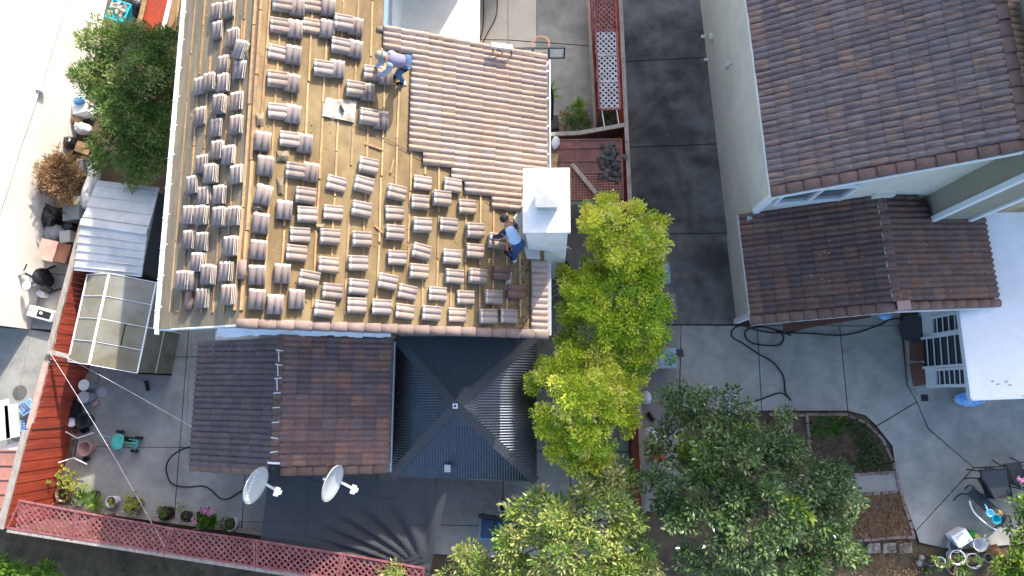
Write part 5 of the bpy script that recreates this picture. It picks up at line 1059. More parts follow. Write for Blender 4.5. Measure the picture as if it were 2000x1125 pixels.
for (x, y, l) in ((1427, 778, 'white bucket beside the dark tree, upper'), (1430, 802, 'white bucket beside the dark tree, lower')): bucket(x, y, .15, .34, 'plastic_white', l)
# ---------------------------------------------------------------- planting beds with brick edging
def bed(name, pts, mat): MB().prism(G(*pts), -.05, .035).one(name, mat, None, None, kind='structure')
bed('planting_bed', ((1500, 818), (1575, 812), (1660, 812), (1690, 828), (1722, 860), (1742, 905), (1748, 920), (1690, 926), (1500, 935)), 'soil'); bed('gravel_path', ((1500, 935), (1690, 928), (1750, 924), (1758, 960), (1500, 966)), 'stone'); bed('mulch_bed', ((1500, 966), (1758, 962), (1782, 1046), (1660, 1056), (1500, 1060)), 'mulch')
edges = [[(1500, 810), (1572, 810), (1655, 810), (1690, 826), (1722, 858), (1742, 900), (1752, 940), (1764, 985), (1785, 1048)], [(1665, 926), (1748, 922)], [(1670, 966), (1752, 960)], [(1640, 1058), (1700, 1053), (1785, 1048)], [(1574, 812), (1580, 870), (1582, 880)], [(1544, 806), (1546, 850)]]
be = thing('brick_edging', 'scalloped brick edging round the planting beds of the right yard', 'edging', tuple(at(1700, 930, 0)))
bmesh_ = MB().box((0, 0, .03), (.19, .075, .08)).mesh('brick', 'brick')
for e_ in edges:
    P = [at(x, y, 0) for x, y in e_]; 
    for a, b in zip(P, P[1:]):
        n = max(1, int((b - a).length / .2)); d = (b - a).normalized()
        for i in range(n): inst('brick', bmesh_, frame(lerp(a, b, (i + .5) / n) + Vector((random.uniform(-.012, .012), random.uniform(-.012, .012), random.uniform(-.012, .012))), d, Vector((-d.y, d.x, 0)), Zv), be)
for i, (x, y) in enumerate(((1557, 830), (1556, 858))): MB().prism([at(x - 10, y - 13, 0), at(x + 14, y - 13, 0), at(x + 16, y + 12, 0), at(x - 9, y + 12, 0)], -.03, .03).one('paving_stone', 'stone', '%s paving stone left of the upper planting bed' % ('upper' if i == 0 else 'lower'), 'stone', bevel=.008)
for i, x in enumerate((1708, 1738, 1770)): MB().prism([at(x - 14, 1062, 0), at(x + 10, 1060, 0), at(x + 12, 1079, 0), at(x - 13, 1081, 0)], -.03, .03).one('paving_stone', 'stone', '%s stepping stone below the mulch bed, counted from left' % ORD[i], 'stone', bevel=.008)
pot(1684, 980, .06, .12, 'plastic_grey', 'tiny metal sprinkler on the mulch bed', n='sprinkler', soil=False, cat='sprinkler')
# ---------------------------------------------------------------- patio table and chairs at lower right
t = thing('glass_table', 'rectangular glass garden table with black frame', 'table', tuple(at(1945, 935, 0))); T4 = [at(1914, 918, .72), at(1968, 916, .72), at(1976, 970, .72), at(1926, 973, .72)]
MB().slab(T4, .012).part('table_top', 'glass_dark', t)
for i in range(4):
    MB().beam(T4[i], T4[(i + 1) % 4], .035, .03).part('frame_bar', 'black', t); q = lerp(T4[i], T4[(i + 2) % 4], .08); MB().tube(spline([q, lerp(F0(q), q, .5) + Vector((.06, 0, 0)), F0(q)]), .018, 6).part('leg', 'black', t)
def chair(px, py, rz, lab):
    c = at(px, py, 0); t = thing('patio_chair', lab, 'chair', (c.x, c.y, 0), (0, 0, rz))
    MB().box((0, 0, .42), (.5, .5, .03)).part('seat', 'plastic_dark', t, local=True, bevel=.01); MB().box((0, .27, .68), (.48, .03, .5), Matrix.Rotation(-.2, 3, 'X')).part('backrest', 'plastic_dark', t, local=True, bevel=.01)
    for s in (-1, 1):
        MB().tube(spline([(s * .26, -.32, 0), (s * .27, -.22, .3), (s * .27, -.2, .62), (s * .27, .1, .66), (s * .26, .3, .62)]), .016, 6).part('armrest', 'black', t, local=True); MB().tube(spline([(s * .25, .36, 0), (s * .25, .24, .42), (s * .25, .34, .92)]), .016, 6).part('leg', 'black', t, local=True)
chair(1915, 940, 2.0, 'black metal patio chair left of the glass table'); chair(1962, 918, 3.3, 'black metal patio chair above the glass table'); chair(1996, 935, 4.6, 'black metal patio chair at the right photo border')
t = thing('lounge_chair', 'dark mesh lounge chair with curved pale arm below the glass table', 'lounge chair', tuple(at(1925, 995, 0)))
Q = [at(1888, 965, .4), at(1902, 952, .42), at(1968, 1008, .6), at(1957, 1030, .6)]; MB().slab(Q, .03).part('sling', 'plastic_dark', t)
MB().tube(spline([at(1893, 978, .55), at(1902, 1000, .55), at(1925, 1022, .55), at(1950, 1037, .55), at(1964, 1036, .55), at(1973, 1031, .5)]), .022, 7).part('armrest', 'plastic_white', t, smooth=True)
for a, b in (((1888, 965), (1862, 978)), ((1902, 952), (1885, 955)), ((1960, 1030), (1940, 1035)), ((1968, 1008), (1975, 1020))): MB().tube(spline([at(*a, .4), lerp(at(*a, .4), at(*b, 0), .5) + Vector((0, .08, 0)), at(*b, 0)]), .018, 6).part('leg', 'black', t)
t = thing('water_dipper', 'light blue water dipper lying on the lounge chair', 'dipper', tuple(at(1930, 1002, .55))); q = at(1930, 1001, .56); MB().lathe([(.08, 0), (.105, .1), (.095, .1), (.07, .01), (0, .01)], q, 20).part('bowl', 'light_blue', t); MB().beam(q + Vector((-.07, .1, .09)), q + Vector((-.12, .24, .1)), .035, .015).part('handle', 'light_blue', t)
pot(1947, 1014, .12, .16, 'cyan_plastic', 'turquoise bowl on the lounge chair', z=.56, n='bowl', soil=False, cat='bowl', inner='soil')
MB().blob(at(1950, 1003, .6), (.14, .1, .03), 10, .2).one('garden_glove', 'straw', 'worn garden gloves beside the turquoise bowl', 'gloves', smooth=True)
t = thing('step_stool', 'white plastic perforated basket chair among the pots', 'basket', tuple(at(1882, 1055, 0))); c = at(1882, 1052, .45); R_ = Matrix.Rotation(.55, 3, 'Z')
def B2(x, y, z): return Vector((c.x, c.y, 0)) + R_ @ Vector((x, y, z))
MB().box(B2(0, 0, .22), (.44, .36, .42), R_).part('body', 'plastic_white', t, bevel=.03); m = MB()
for i in range(5):
    for j in range(4): m.box(B2(-.12 + i * .06, -.06 + j * .055, .433), (.026, .03, .006), R_)
m.part('hole', 'plastic_grey', t, kind='stuff'); m = MB(); m.box(B2(-.05, .2, .47), (.46, .06, .1), R_); m.box(B2(-.24, .02, .45), (.05, .3, .06), R_); m.part('rim', 'plastic_white', t, bevel=.015); MB().lathe([(.045, 0), (.03, .006), (0, .006)], B2(.12, -.12, .436), 14).part('cup_ring', 'print_grey', t)
t = thing('spray_bottle', 'green and yellow bottle behind the white basket', 'bottle', tuple(at(1903, 1045, 0))); c = at(1903, 1045, .25); MB().lathe([(.1, 0), (.11, .2), (.05, .26), (0, .27)], (c.x, c.y, 0), 16).part('body', 'green_bottle', t, smooth=True); MB().lathe([(.06, 0), (.06, .05), (0, .06)], (c.x + .06, c.y - .02, .22), 14).part('cap', 'yellow', t)
pot(1866, 1067, .17, .3, 'plastic_grey', 'grey empty pot left of the white basket', soil=False); pot(1915, 1064, .18, .32, 'plastic_white', 'pale empty pot right of the white basket', soil=False)
RP = [(1871, 1089, .2, 'plastic_white', 'large white rimmed pot with seedling, lower right yard'), (1902, 1096, .2, 'plastic_grey', 'large pale pot with leafy plant next to the white rimmed pot'), (1819, 1096, .13, 'plastic_dark', 'dark green pot at the end of the pot row'), (1837, 1098, .14, 'plastic_white', 'white rimmed pot with trailing succulent'), (1932, 1090, .12, 'plastic_grey', 'small grey pot near the right corner shrub'), (1863, 1113, .12, 'terracotta', 'clay pot at the bottom photo border')]
RPOT = [pot(x, y, r, r * 1.6, m_, l)[1] for x, y, r, m_, l in RP]
MB().box(at(1938, 1078, .1), (.4, .3, .1), Matrix.Rotation(.4, 3, 'Z')).one('red_planter', 'rust', 'flat rusty red planter near the right corner shrub', 'planter', bevel=.01)
for i, (x, y) in enumerate(((1800, 1090), (1806, 1100), (1796, 1101))): MB().blob(at(x, y, .05), (.1, .09, .07), 10, .12).one('rock', 'stone', '%s grey rock in the heap left of the pot row' % ORD[i], 'rock', smooth=True)
# ---------------------------------------------------------------- foliage
def leaf_mesh(name, mat, base, direc, size, tint, width=.42, off=Vector(), fold=.25, nbias=.6):
    n = len(base); d = direc / np.linalg.norm(direc, axis=1, keepdims=True)
    up = rng.normal(0, 1, (n, 3)); up[:, 2] = np.abs(up[:, 2]) + nbias; s = np.cross(d, up); s /= np.linalg.norm(s, axis=1, keepdims=True) + 1e-9
    nrm = np.cross(s, d); sz = size[:, None]; b = base - np.array(off)
    mid = b + d * sz * .45 - nrm * sz * fold * .25
    v = np.stack([b, mid + s * sz * width * .5 + nrm * sz * fold * .3, b + d * sz, mid - s * sz * width * .5 + nrm * sz * fold * .3], 1).reshape(-1, 3)
    me = bpy.data.meshes.new(name); me.vertices.add(4 * n); me.vertices.foreach_set('co', v.astype(np.float32).ravel())
    i4 = (np.arange(n) * 4)[:, None]; tri = np.concatenate([i4 + [0, 1, 2], i4 + [0, 2, 3]], 1).ravel().astype(np.int32)
    me.loops.add(6 * n); me.loops.foreach_set('vertex_index', tri); me.polygons.add(2 * n); me.polygons.foreach_set('loop_start', np.arange(0, 6 * n, 3, dtype=np.int32)); 
    a = me.attributes.new('tint', 'FLOAT', 'POINT'); a.data.foreach_set('value', np.repeat(np.clip(tint, 0, 1), 4).astype(np.float32)); me.update(); me.validate(); me.materials.append(MATS[mat]); return me
def clumps(blobs, dens, shell=.5):
    """clump centres spread through the outer part of a set of ellipsoids, none buried inside another"""
    C = []; NRM = []
    for (c, r) in blobs:
        k = max(4, int(dens * (r[0] * r[1] + r[0] * r[2] + r[1] * r[2]))); d = rng.normal(0, 1, (k, 3)); d /= np.linalg.norm(d, axis=1, keepdims=True); d[:, 2] = np.where(d[:, 2] < -.35, -d[:, 2], d[:, 2])
        rad = shell + (1 - shell) * rng.random(k) ** .6; C.append(np.array(c) + d * rad[:, None] * np.array(r) * (1 + .2 * rng.normal(0, 1, (k, 1)))); NRM.append(d)
    return np.concatenate(C), np.concatenate(NRM)
def foliage(C, NRM, per, rad, lsize, tbase, tj=.16, tup=0.0):
    n = len(C); k = n * per; idx = np.repeat(np.arange(n), per); o = rng.normal(0, 1, (k, 3)); o /= np.linalg.norm(o, axis=1, keepdims=True); o[:, 2] = o[:, 2] * .8 + .15
    rr = rad * rng.random((k, 1)) ** .5; base = C[idx] + o * rr; d = o + NRM[idx] * .5 + rng.normal(0, .45, (k, 3)); d[:, 2] += .15
    size = lsize * (.6 + .7 * rng.random(k)); ct = tbase + rng.normal(0, tj, n); t = ct[idx] + rng.normal(0, .13, k); return base, d, size, t
def tree(name, label, blobs, mat, dens, per, rad, lsize, tint, root, trunk_r=.09, width=.42, limbs=True, group=None, tj=.16, base_z=0.0, shell=.5):
    root = Vector((root.x, root.y, base_z)); t = thing(name, label, 'tree' if trunk_r > .03 else 'shrub', tuple(root), group=group)
    C, NR = clumps(blobs, dens, shell); b, d, s, ti = foliage(C, NR, per, rad, lsize, tint, tj); me = leaf_mesh('crown', mat, b, d, s, ti, width, root)
    o = bpy.data.objects.new('crown', me); COL.objects.link(o); o.parent = t
    tm = MB(); top = Vector(blobs[0][0]); fork = Vector((lerp(root.x, top.x, .35), lerp(root.y, top.y, .35), base_z + (min(b_[0][2] for b_ in blobs) - base_z) * .55))
    tm.tube(spline([root - Vector((0, 0, .05)), lerp(root, fork, .5) + Vector((random.uniform(-.06, .06), random.uniform(-.06, .06), 0)), fork], 4), trunk_r, 8, trunk_r * .75)
    for (c, r) in blobs:
        c = Vector(c); m_ = lerp(fork, c, .5) + Vector((random.uniform(-.1, .1), random.uniform(-.1, .1), .08)); tm.tube(spline([fork, m_, c], 4), trunk_r * .5, 6, trunk_r * .12)
        for i in range(5):
            e = c + Vector((random.uniform(-.7, .7) * r[0], random.uniform(-.7, .7) * r[1], random.uniform(0, .7) * r[2])); tm.tube([lerp(m_, c, .5), lerp(lerp(m_, c, .5), e, .6) + Vector((0, 0, .04)), e], trunk_r * .18, 5, trunk_r * .05)
    tm.part('trunk', 'bark', t, smooth=True); return t
def B(px, py, z, rx, ry, rz): c = at(px, py, z); return ((c.x, c.y, c.z), (rx, ry, rz))
# bright yellow-green tree row beside the chimney (one long crown in three trees)
tree('privet_tree', 'brightest yellow-green tree just right of the chimney, topmost of its row', [B(1195, 440, 3.6, 0.71, 0.46, 0.59), B(1260, 480, 3.2, 0.50, 0.50, 0.50), B(1215, 500, 3.3, 0.67, 0.42, 0.50), B(1150, 430, 3.4, 0.36, 0.36, 0.36), B(1285, 445, 2.6, 0.36, 0.45, 0.45), B(1170, 475, 3.1, 0.32, 0.27, 0.32), B(1240, 415, 3.2, 0.36, 0.27, 0.36), B(1275, 510, 2.9, 0.41, 0.36, 0.36), B(1190, 395, 2.9, 0.23, 0.20, 0.23)], 'leaf_yellow', 36, 104, .2, .09, .66, at(1190, 500, 0), .08, group='yellow-green trees along the side fence', shell=.3, tj=.24)
tree('privet_tree', 'green-yellow tree in the middle of the row between gazebo and fence', [B(1160, 590, 3.1, 0.67, 0.63, 0.59), B(1240, 610, 3.2, 0.67, 0.67, 0.50), B(1265, 540, 3.0, 0.46, 0.42, 0.42), B(1130, 560, 2.7, 0.45, 0.45, 0.45), B(1200, 660, 3.0, 0.71, 0.42, 0.50), B(1270, 650, 2.7, 0.45, 0.45, 0.45), B(1215, 545, 3.0, 0.50, 0.38, 0.42), B(1120, 610, 2.6, 0.36, 0.45, 0.36), B(1170, 690, 2.8, 0.50, 0.34, 0.42), B(1225, 700, 2.7, 0.46, 0.34, 0.38), B(1165, 535, 2.6, 0.36, 0.32, 0.36), B(1290, 600, 2.6, 0.32, 0.36, 0.32)], 'leaf_yellow', 34, 104, .2, .088, .38, at(1195, 620, 0), .08, group='yellow-green trees along the side fence', shell=.3, tj=.24)
tree('privet_tree', 'yellow-green tree overhanging the right gazebo edge, lowest of its row', [B(1140, 770, 3.3, 0.76, 0.59, 0.59), B(1085, 740, 2.9, 0.50, 0.42, 0.42), B(1150, 850, 3.2, 0.67, 0.50, 0.50), B(1190, 790, 3.1, 0.55, 0.59, 0.50), B(1120, 700, 2.9, 0.45, 0.36, 0.45), B(1130, 905, 2.6, 0.50, 0.29, 0.42), B(1080, 820, 2.9, 0.45, 0.45, 0.45), B(1045, 750, 2.5, 0.27, 0.23, 0.27), B(1180, 720, 2.9, 0.46, 0.34, 0.42), B(1215, 760, 2.7, 0.36, 0.45, 0.36), B(1095, 870, 2.7, 0.41, 0.36, 0.36), B(1170, 900, 2.7, 0.41, 0.32, 0.36), B(1225, 820, 2.6, 0.32, 0.36, 0.32)], 'leaf_yellow', 36, 104, .2, .09, .58, at(1135, 800, 0), .09, group='yellow-green trees along the side fence', shell=.3, tj=.24)
tree('privet_tree', 'small loose tree closing the gap between the two lower yellow-green trees', [B(1110, 660, 2.5, .35, .3, .3), B(1150, 725, 2.8, .4, .3, .35), B(1240, 735, 2.5, .3, .35, .3), B(1060, 720, 2.5, .25, .22, .25), B(1185, 640, 3.2, .4, .3, .3), B(1275, 690, 2.5, .35, .3, .3), B(1100, 540, 2.5, .25, .3, .25)], 'leaf_yellow', 44, 90, .18, .088, .4, at(1170, 700, 0), .05, group='yellow-green trees along the side fence', shell=.3, tj=.24)
# variegated tree at the bottom
tree('variegated_tree', 'broad pale-edged leafy tree at the bottom centre', [B(1080, 1020, 3.0, .9, .6, .6), B(1180, 1010, 3.1, 1.0, .7, .6), B(1120, 1090, 3.1, 1.1, .6, .6), B(1040, 1000, 2.7, .5, .45, .4), B(1240, 1060, 2.9, .8, .7, .6), B(1010, 1070, 2.7, .5, .5, .5), B(1200, 930, 2.8, .45, .4, .4), B(960, 1115, 2.4, .6, .35, .4), B(905, 1090, 2.2, .45, .4, .4), B(1190, 1120, 3.0, 1.0, .5, .5), B(1150, 955, 2.6, .6, .4, .4), B(1030, 1120, 2.7, .8, .4, .4)], 'leaf_olive', 20, 62, .24, .14, .52, at(1120, 1060, 0), .09, .36, tj=.2)
tree('citrus_tree', 'big dark green tree with grey sheen in the right yard shade', [B(1400, 800, 3.0, .8, .5, .5), B(1330, 790, 2.8, .5, .5, .5), B(1420, 900, 3.6, 1.1, .8, .8), B(1520, 860, 3.3, .8, .6, .6), B(1560, 930, 3.4, .9, .7, .6), B(1620, 960, 3.0, .7, .6, .5), B(1370, 990, 3.5, 1.0, .8, .7), B(1480, 1010, 3.7, 1.1, .9, .8), B(1580, 1040, 3.3, .9, .8, .6), B(1420, 1090, 3.4, 1.1, .6, .7), B(1540, 1110, 3.3, 1.0, .5, .6), B(1310, 880, 2.7, .6, .5, .5), B(1640, 1070, 2.9, .5, .6, .5), B(1300, 960, 3.0, .6, .5, .5)], 'leaf_dark', 19, 66, .24, .125, .42, at(1480, 970, 0), .12, .42, tj=.18)
tree('sunlit_tint_leaves', 'few bright green leaves tinted as sunlit inside the big dark tree', [B(1385, 905, 3.7, .3, .45, .3), B(1350, 880, 3.2, .25, .25, .25), B(1450, 850, 3.4, .2, .2, .2), B(1550, 985, 4.0, .16, .16, .16), B(1570, 1000, 4.0, .14, .14, .14)], 'leaf_bright', 70, 26, .15, .15, .6, at(1385, 905, 0), .02)  # lighter leaf colour stands in for sun on the dark tree's leaves
tree('apple_tree', 'bushy green tree with reddish fruit between white wall and stripped roof', [B(250, 90, 3.0, .9, .6, .6), B(210, 160, 2.9, .8, .7, .6), B(290, 150, 3.1, .9, .8, .6), B(250, 220, 3.0, .9, .7, .6), B(310, 250, 2.7, .7, .8, .6), B(230, 280, 2.5, .7, .6, .5), B(290, 320, 2.3, .8, .6, .5), B(320, 90, 2.8, .5, .6, .5), B(180, 80, 2.6, .35, .3, .25), B(165, 150, 2.5, .3, .3, .3), B(200, 330, 1.8, .3, .3, .3), B(330, 180, 2.5, .6, .8, .5)], 'leaf_green', 40, 80, .22, .095, .42, at(260, 220, 0), .11, .42, tj=.2)
tree('corner_shrub', 'light green shrub at the bottom left photo corner', [B(30, 1118, .9, .5, .25, .3), B(90, 1120, .8, .5, .25, .3), B(-10, 1105, .9, .4, .3, .3)], 'leaf_bright', 60, 40, .16, .13, .45, at(40, 1125, 0), .025, .4)
tree('corner_shrub', 'bright green shrub at the bottom right photo corner', [B(1985, 1095, .9, .4, .5, .4), B(1970, 1115, .8, .5, .3, .3), B(2010, 1050, .9, .35, .5, .4), B(1998, 990, .9, .25, .3, .3)], 'leaf_bright', 55, 34, .16, .13, .5, at(1990, 1100, 0), .025, .42)
tree('low_shrub', 'small light green shrub poking up by the net corner', [B(775, 1110, 2.0, .25, .16, .2), B(760, 1120, 1.9, .25, .16, .2)], 'leaf_olive', 90, 30, .12, .1, .6, at(770, 1120, 0), .02, .4)
tree('green_shrub', 'rounded green shrub below the side driveway, left of the trellis', [B(1137, 238, .6, .35, .3, .3), B(1120, 228, .45, .3, .3, .25)], 'leaf_green', 90, 40, .1, .075, .5, at(1135, 240, 0), .02)
tree('red_shrub', 'thin reddish shrub beside the black hoop base', [B(1108, 240, .35, .28, .35, .2)], 'dry', 80, 24, .12, .07, .3, at(1108, 240, 0), .012)
def fan(name, px, py, z, n, length, w, mat, label, cat='plant', tint=.5, droop=.35, spread=1.0, a0=0, a1=6.283):
    c = at(px, py, z); base = Vector((c.x, c.y, 0)); t = thing(name, label, cat, tuple(base)); me = MB(); T = []
    for i in range(n):
        a = a0 + (a1 - a0) * (i + random.random()) / n; el = random.uniform(.25, 1.25) / spread; l = length * random.uniform(.7, 1.1); d = Vector((math.cos(a) * math.cos(el), math.sin(a) * math.cos(el), math.sin(el))); s = Vector((-math.sin(a), math.cos(a), 0)); k = 5; vs_ = []
        for j in range(k + 1):
            u = j / k; p = Vector((c.x, c.y, z)) + d * l * u - Vector((0, 0, droop * l * u * u)); ww = w * (1 - u) ** .7 * (.6 + .8 * u); vs_ += [p - s * ww, p + Vector((0, 0, -ww * .3)), p + s * ww]
        me.add(vs_, [(3 * j + q, 3 * j + q + 1, 3 * j + 4 + q, 3 * j + 3 + q) for j in range(k) for q in (0, 1)]); T += [tint + random.gauss(0, .18)] * len(vs_)
    o = me.part('leaves', mat, t); at_ = o.data.attributes.new('tint', 'FLOAT', 'POINT'); at_.data.foreach_set('value', np.clip(np.array(T, dtype=np.float32), 0, 1))
    MB().tube([base, (c.x, c.y, z)], .04, 7).part('stem', 'bark', t); return t
fan('sago_palm', 1066, 185, 1.2, 46, .6, .035, 'leaf_bright', 'small palm with arching fronds at the house corner under the hoop', 'palm', .3)
fan('yucca', 1132, 208, .5, 60, .45, .022, 'leaf_bright', 'spiky yellow-green plant above the rounded shrub', tint=.7); fan('dark_grass', 1187, 232, .3, 40, .5, .02, 'weed', 'dark strappy plant under the trellis end', tint=.4)
# rosette succulents and pot plants in the left yard
def rosettes(name, label, spots, mat='succulent', rr=.055, group=None, stems=True, root=None):
    base = root; t = thing(name, label, 'plant', (base.x, base.y, base.z)); V = []; D = []; S = []; T = []; sm = MB()
    for (p, r) in spots:
        ti = random.uniform(.1, .95)
        for ring, (el, ln, k) in enumerate(((.15, 1.0, 9), (.6, .8, 7), (1.1, .55, 5))):
            for j in range(k):
                a = 2 * math.pi * (j + .5 * ring) / k; V.append(p); D.append((math.cos(a) * math.cos(el), math.sin(a) * math.cos(el), math.sin(el))); S.append(r * ln); T.append(ti + random.gauss(0, .08) + ring * .05)
        if stems: sm.tube(spline([base, lerp(base, p, .5) + Vector((0, 0, -.05)), p], 4), .012, 5, .008)
    me = leaf_mesh('leaves', mat, np.array([tuple(v) for v in V]), np.array(D), np.array(S), np.array(T), .75, base, .1, 2.5); o = bpy.data.objects.new('leaves', me); COL.objects.link(o); o.parent = t
    if stems: sm.part('stem', 'bark', t)
    return t
sp_ = []
for i in range(64): sp_.append((at(random.gauss(128, 13), random.gauss(943, 14), random.uniform(.3, .85)), random.uniform(.05, .085)))
rosettes('aeonium', 'large yellow-green succulent bush in the fence corner', sp_, root=at(124, 962, .1)); pot(122, 965, .22, .3, 'terracotta', 'clay pot under the large succulent bush')
fan('asparagus_fern', 160, 968, .35, 110, .5, .012, 'leaf_bright', 'feathery green fern sprawling right of the succulent bush', 'fern', .3, .5, 1.3); fan('asparagus_fern', 185, 984, .3, 80, .45, .012, 'leaf_bright', 'lower feathery fern at the lattice fence', 'fern', .45, .5, 1.3)
pot(182, 967, .14, .2, 'plastic_dark', 'black pot behind the ferns'); pot(216, 980, .16, .3, 'plastic_white', 'white rimmed pot with a small succulent'); rosettes('aeonium', 'small succulent growing in the white rimmed pot', [(at(214 + random.gauss(0, 4), 980 + random.gauss(0, 4), .36), .05) for i in range(9)], root=at(215, 981, .22))
pot(262, 985, .2, .28, 'terracotta', 'wide pale clay pot under the second succulent bush'); rosettes('aeonium', 'second succulent bush, round and green, in the wide clay pot', [(at(random.gauss(256, 9), random.gauss(985, 9), random.uniform(.35, .6)), random.uniform(.06, .09)) for i in range(34)], root=at(260, 986, .2))
for (x, y, r, m_, lab) in ((322, 1003, .2, 'black', 'black pot with small bush, left of the pink flowers'), (362, 1008, .15, 'plastic_dark', 'dark pot with spindly plant, left of the pink flowers'), (400, 1022, .15, 'plastic_dark', 'dark pot under the pink flowers'), (448, 1024, .2, 'plastic_white', 'white rimmed pot with dark bush, right of the pink flowers')): pot(x, y, r, r * 1.5, m_, lab)
tree('potted_bush', 'small bush growing in the black pot', [B(317, 998, .45, .14, .16, .12)], 'leaf_green', 260, 22, .07, .06, .5, at(319, 1003, .2), .012, base_z=.2); tree('potted_bush', 'spindly light plant in the dark pot', [B(357, 993, .55, .14, .16, .14)], 'leaf_bright', 160, 14, .09, .055, .5, at(360, 1005, .2), .012, base_z=.15)
tree('potted_bush', 'leafy bush with pink hydrangea blooms among the pots', [B(402, 1016, .5, .26, .24, .2)], 'leaf_bright', 190, 26, .08, .085, .2, at(402, 1022, .2), .012, .7, base_z=.15); tree('potted_bush', 'dense dark bush in the white rimmed pot right of the blooms', [B(445, 1024, .42, .2, .2, .12)], 'leaf_green', 300, 26, .06, .045, .1, at(446, 1025, .2), .012, base_z=.2)
fl_ = MB()
for (x, y) in ((405, 995), (410, 1003), (402, 1000), (379, 1014), (382, 1020), (414, 997), (396, 998)):
    c0 = at(x, y, .68)
    for j in range(22): q = Vector((random.gauss(0, 1), random.gauss(0, 1), abs(random.gauss(0, 1)))).normalized() * .07; fl_.box(c0 + q, (.028, .028, .008), Matrix.Rotation(random.uniform(0, 3), 3, 'Z') @ Matrix.Rotation(random.uniform(-1, 1), 3, 'X'))
fl_.one('hydrangea_blooms', 'flower_pink', 'pink hydrangea flower heads over the pot row', 'flowers', kind='stuff')
fl_ = MB(); c0 = at(1993, 937, .9)
for j in range(26): q = Vector((random.gauss(0, 1), random.gauss(0, 1), abs(random.gauss(0, 1)))).normalized() * .09; fl_.box(c0 + q, (.045, .045, .008), Matrix.Rotation(random.uniform(0, 3), 3, 'Z') @ Matrix.Rotation(random.uniform(-1, 1), 3, 'X'))
fl_.one('pink_blossom', 'flower_pink', 'single pink blossom at the right photo border', 'flower')
for i, (c, l) in enumerate(zip(RPOT, ('seedling in the large white rimmed pot', 'leafy plant in the large pale pot', 'small plant in the dark green pot', 'trailing succulent in the white pot', 'sprig in the small grey pot', 'plant in the clay pot at the bottom border'))):
    tree('potted_bush', l, [((c.x + .02, c.y, .42), (.13, .13, .08))], ('leaf_bright', 'leaf_green')[i % 2], 150, 12, .07, .08, .5, c, .01, .5, base_z=.15)
fan('agave', 1807, 1112, .08, 26, .22, .06, 'weed', 'pale blue-green agave rosette at the bottom border', tint=.9, droop=.1)
fan('ground_cover_plant', 1880, 1108, .15, 90, .35, .03, 'leaf_green', 'leafy ground plants below the pot row', tint=.5)
# dried palm-like bush and weeds
C, NR = clumps([B(122, 345, .9, .5, .62, .5)], 170); b, d, s, ti = foliage(C, NR, 40, .16, .15, .5); root = at(124, 350, 0); t = thing('dried_bush', 'large heap of dried brown foliage against the white wall', 'dried bush', (root.x, root.y, 0)); o = bpy.data.objects.new('foliage', leaf_mesh('foliage', 'dry', b, d, s, ti, .18, root)); COL.objects.link(o); o.parent = t
MB().tube([root, at(122, 345, .7)], .09, 8).part('stem', 'bark', t)
def weeds(name, poly, n, size, mat, label, tint=.4, z=.03, cat='ground cover'):
    xs_ = [p[0] for p in poly]; ys_ = [p[1] for p in poly]; V = []; D = []
    def inside(x, y):
        r = False; j = len(poly) - 1
        for i in range(len(poly)):
            if (poly[i][1] > y) != (poly[j][1] > y) and x < (poly[j][0] - poly[i][0]) * (y - poly[i][1]) / (poly[j][1] - poly[i][1]) + poly[i][0]: r = not r
            j = i
        return r
    while len(V) < n:
        x, y = random.uniform(min(xs_), max(xs_)), random.uniform(min(ys_), max(ys_))
        if inside(x, y): 
            c = at(x, y, z)
            for k in range(random.randint(5, 12)): V.append((c.x + random.gauss(0, .05), c.y + random.gauss(0, .05), z)); D.append((random.gauss(0, 1), random.gauss(0, 1), random.uniform(.3, 1.2)))
    V = np.array(V); D = np.array(D); o = bpy.data.objects.new(name, leaf_mesh(name, mat, V, D, size * (.5 + rng.random(len(V))), tint + rng.normal(0, .2, len(V)), .2)); COL.objects.link(o); tag(o, label, cat); o['kind'] = 'stuff'
weeds('bed_weeds', [(1640, 815), (1690, 832), (1740, 905), (1744, 915), (1660, 920), (1680, 870)], 1500, .14, 'weed', 'strappy green weeds in the upper planting bed', .6); weeds('bed_weeds', [(1580, 815), (1650, 815), (1640, 850), (1585, 850)], 700, .12, 'leaf_bright', 'yellowish weeds at the top of the planting bed', .1)
weeds('dry_litter', [(1660, 970), (1755, 966), (1780, 1044), (1650, 1050)], 1600, .1, 'dry', 'dry straw litter on the mulch bed', .35); weeds('dry_litter', [(1640, 1062), (1785, 1058), (1800, 1125), (1640, 1125)], 900, .09, 'dry', 'fallen leaves on the dirt below the mulch bed', .4)
weeds('dirt_weeds', [(20, 1060), (300, 1095), (850, 1130), (300, 1130), (0, 1125)], 900, .09, 'weed', 'sparse weeds on the dirt outside the lattice fence', .3); weeds('dry_litter', [(1555, 815), (1660, 815), (1660, 925), (1600, 925)], 500, .09, 'weed', 'small weeds on dark bed soil', .2)
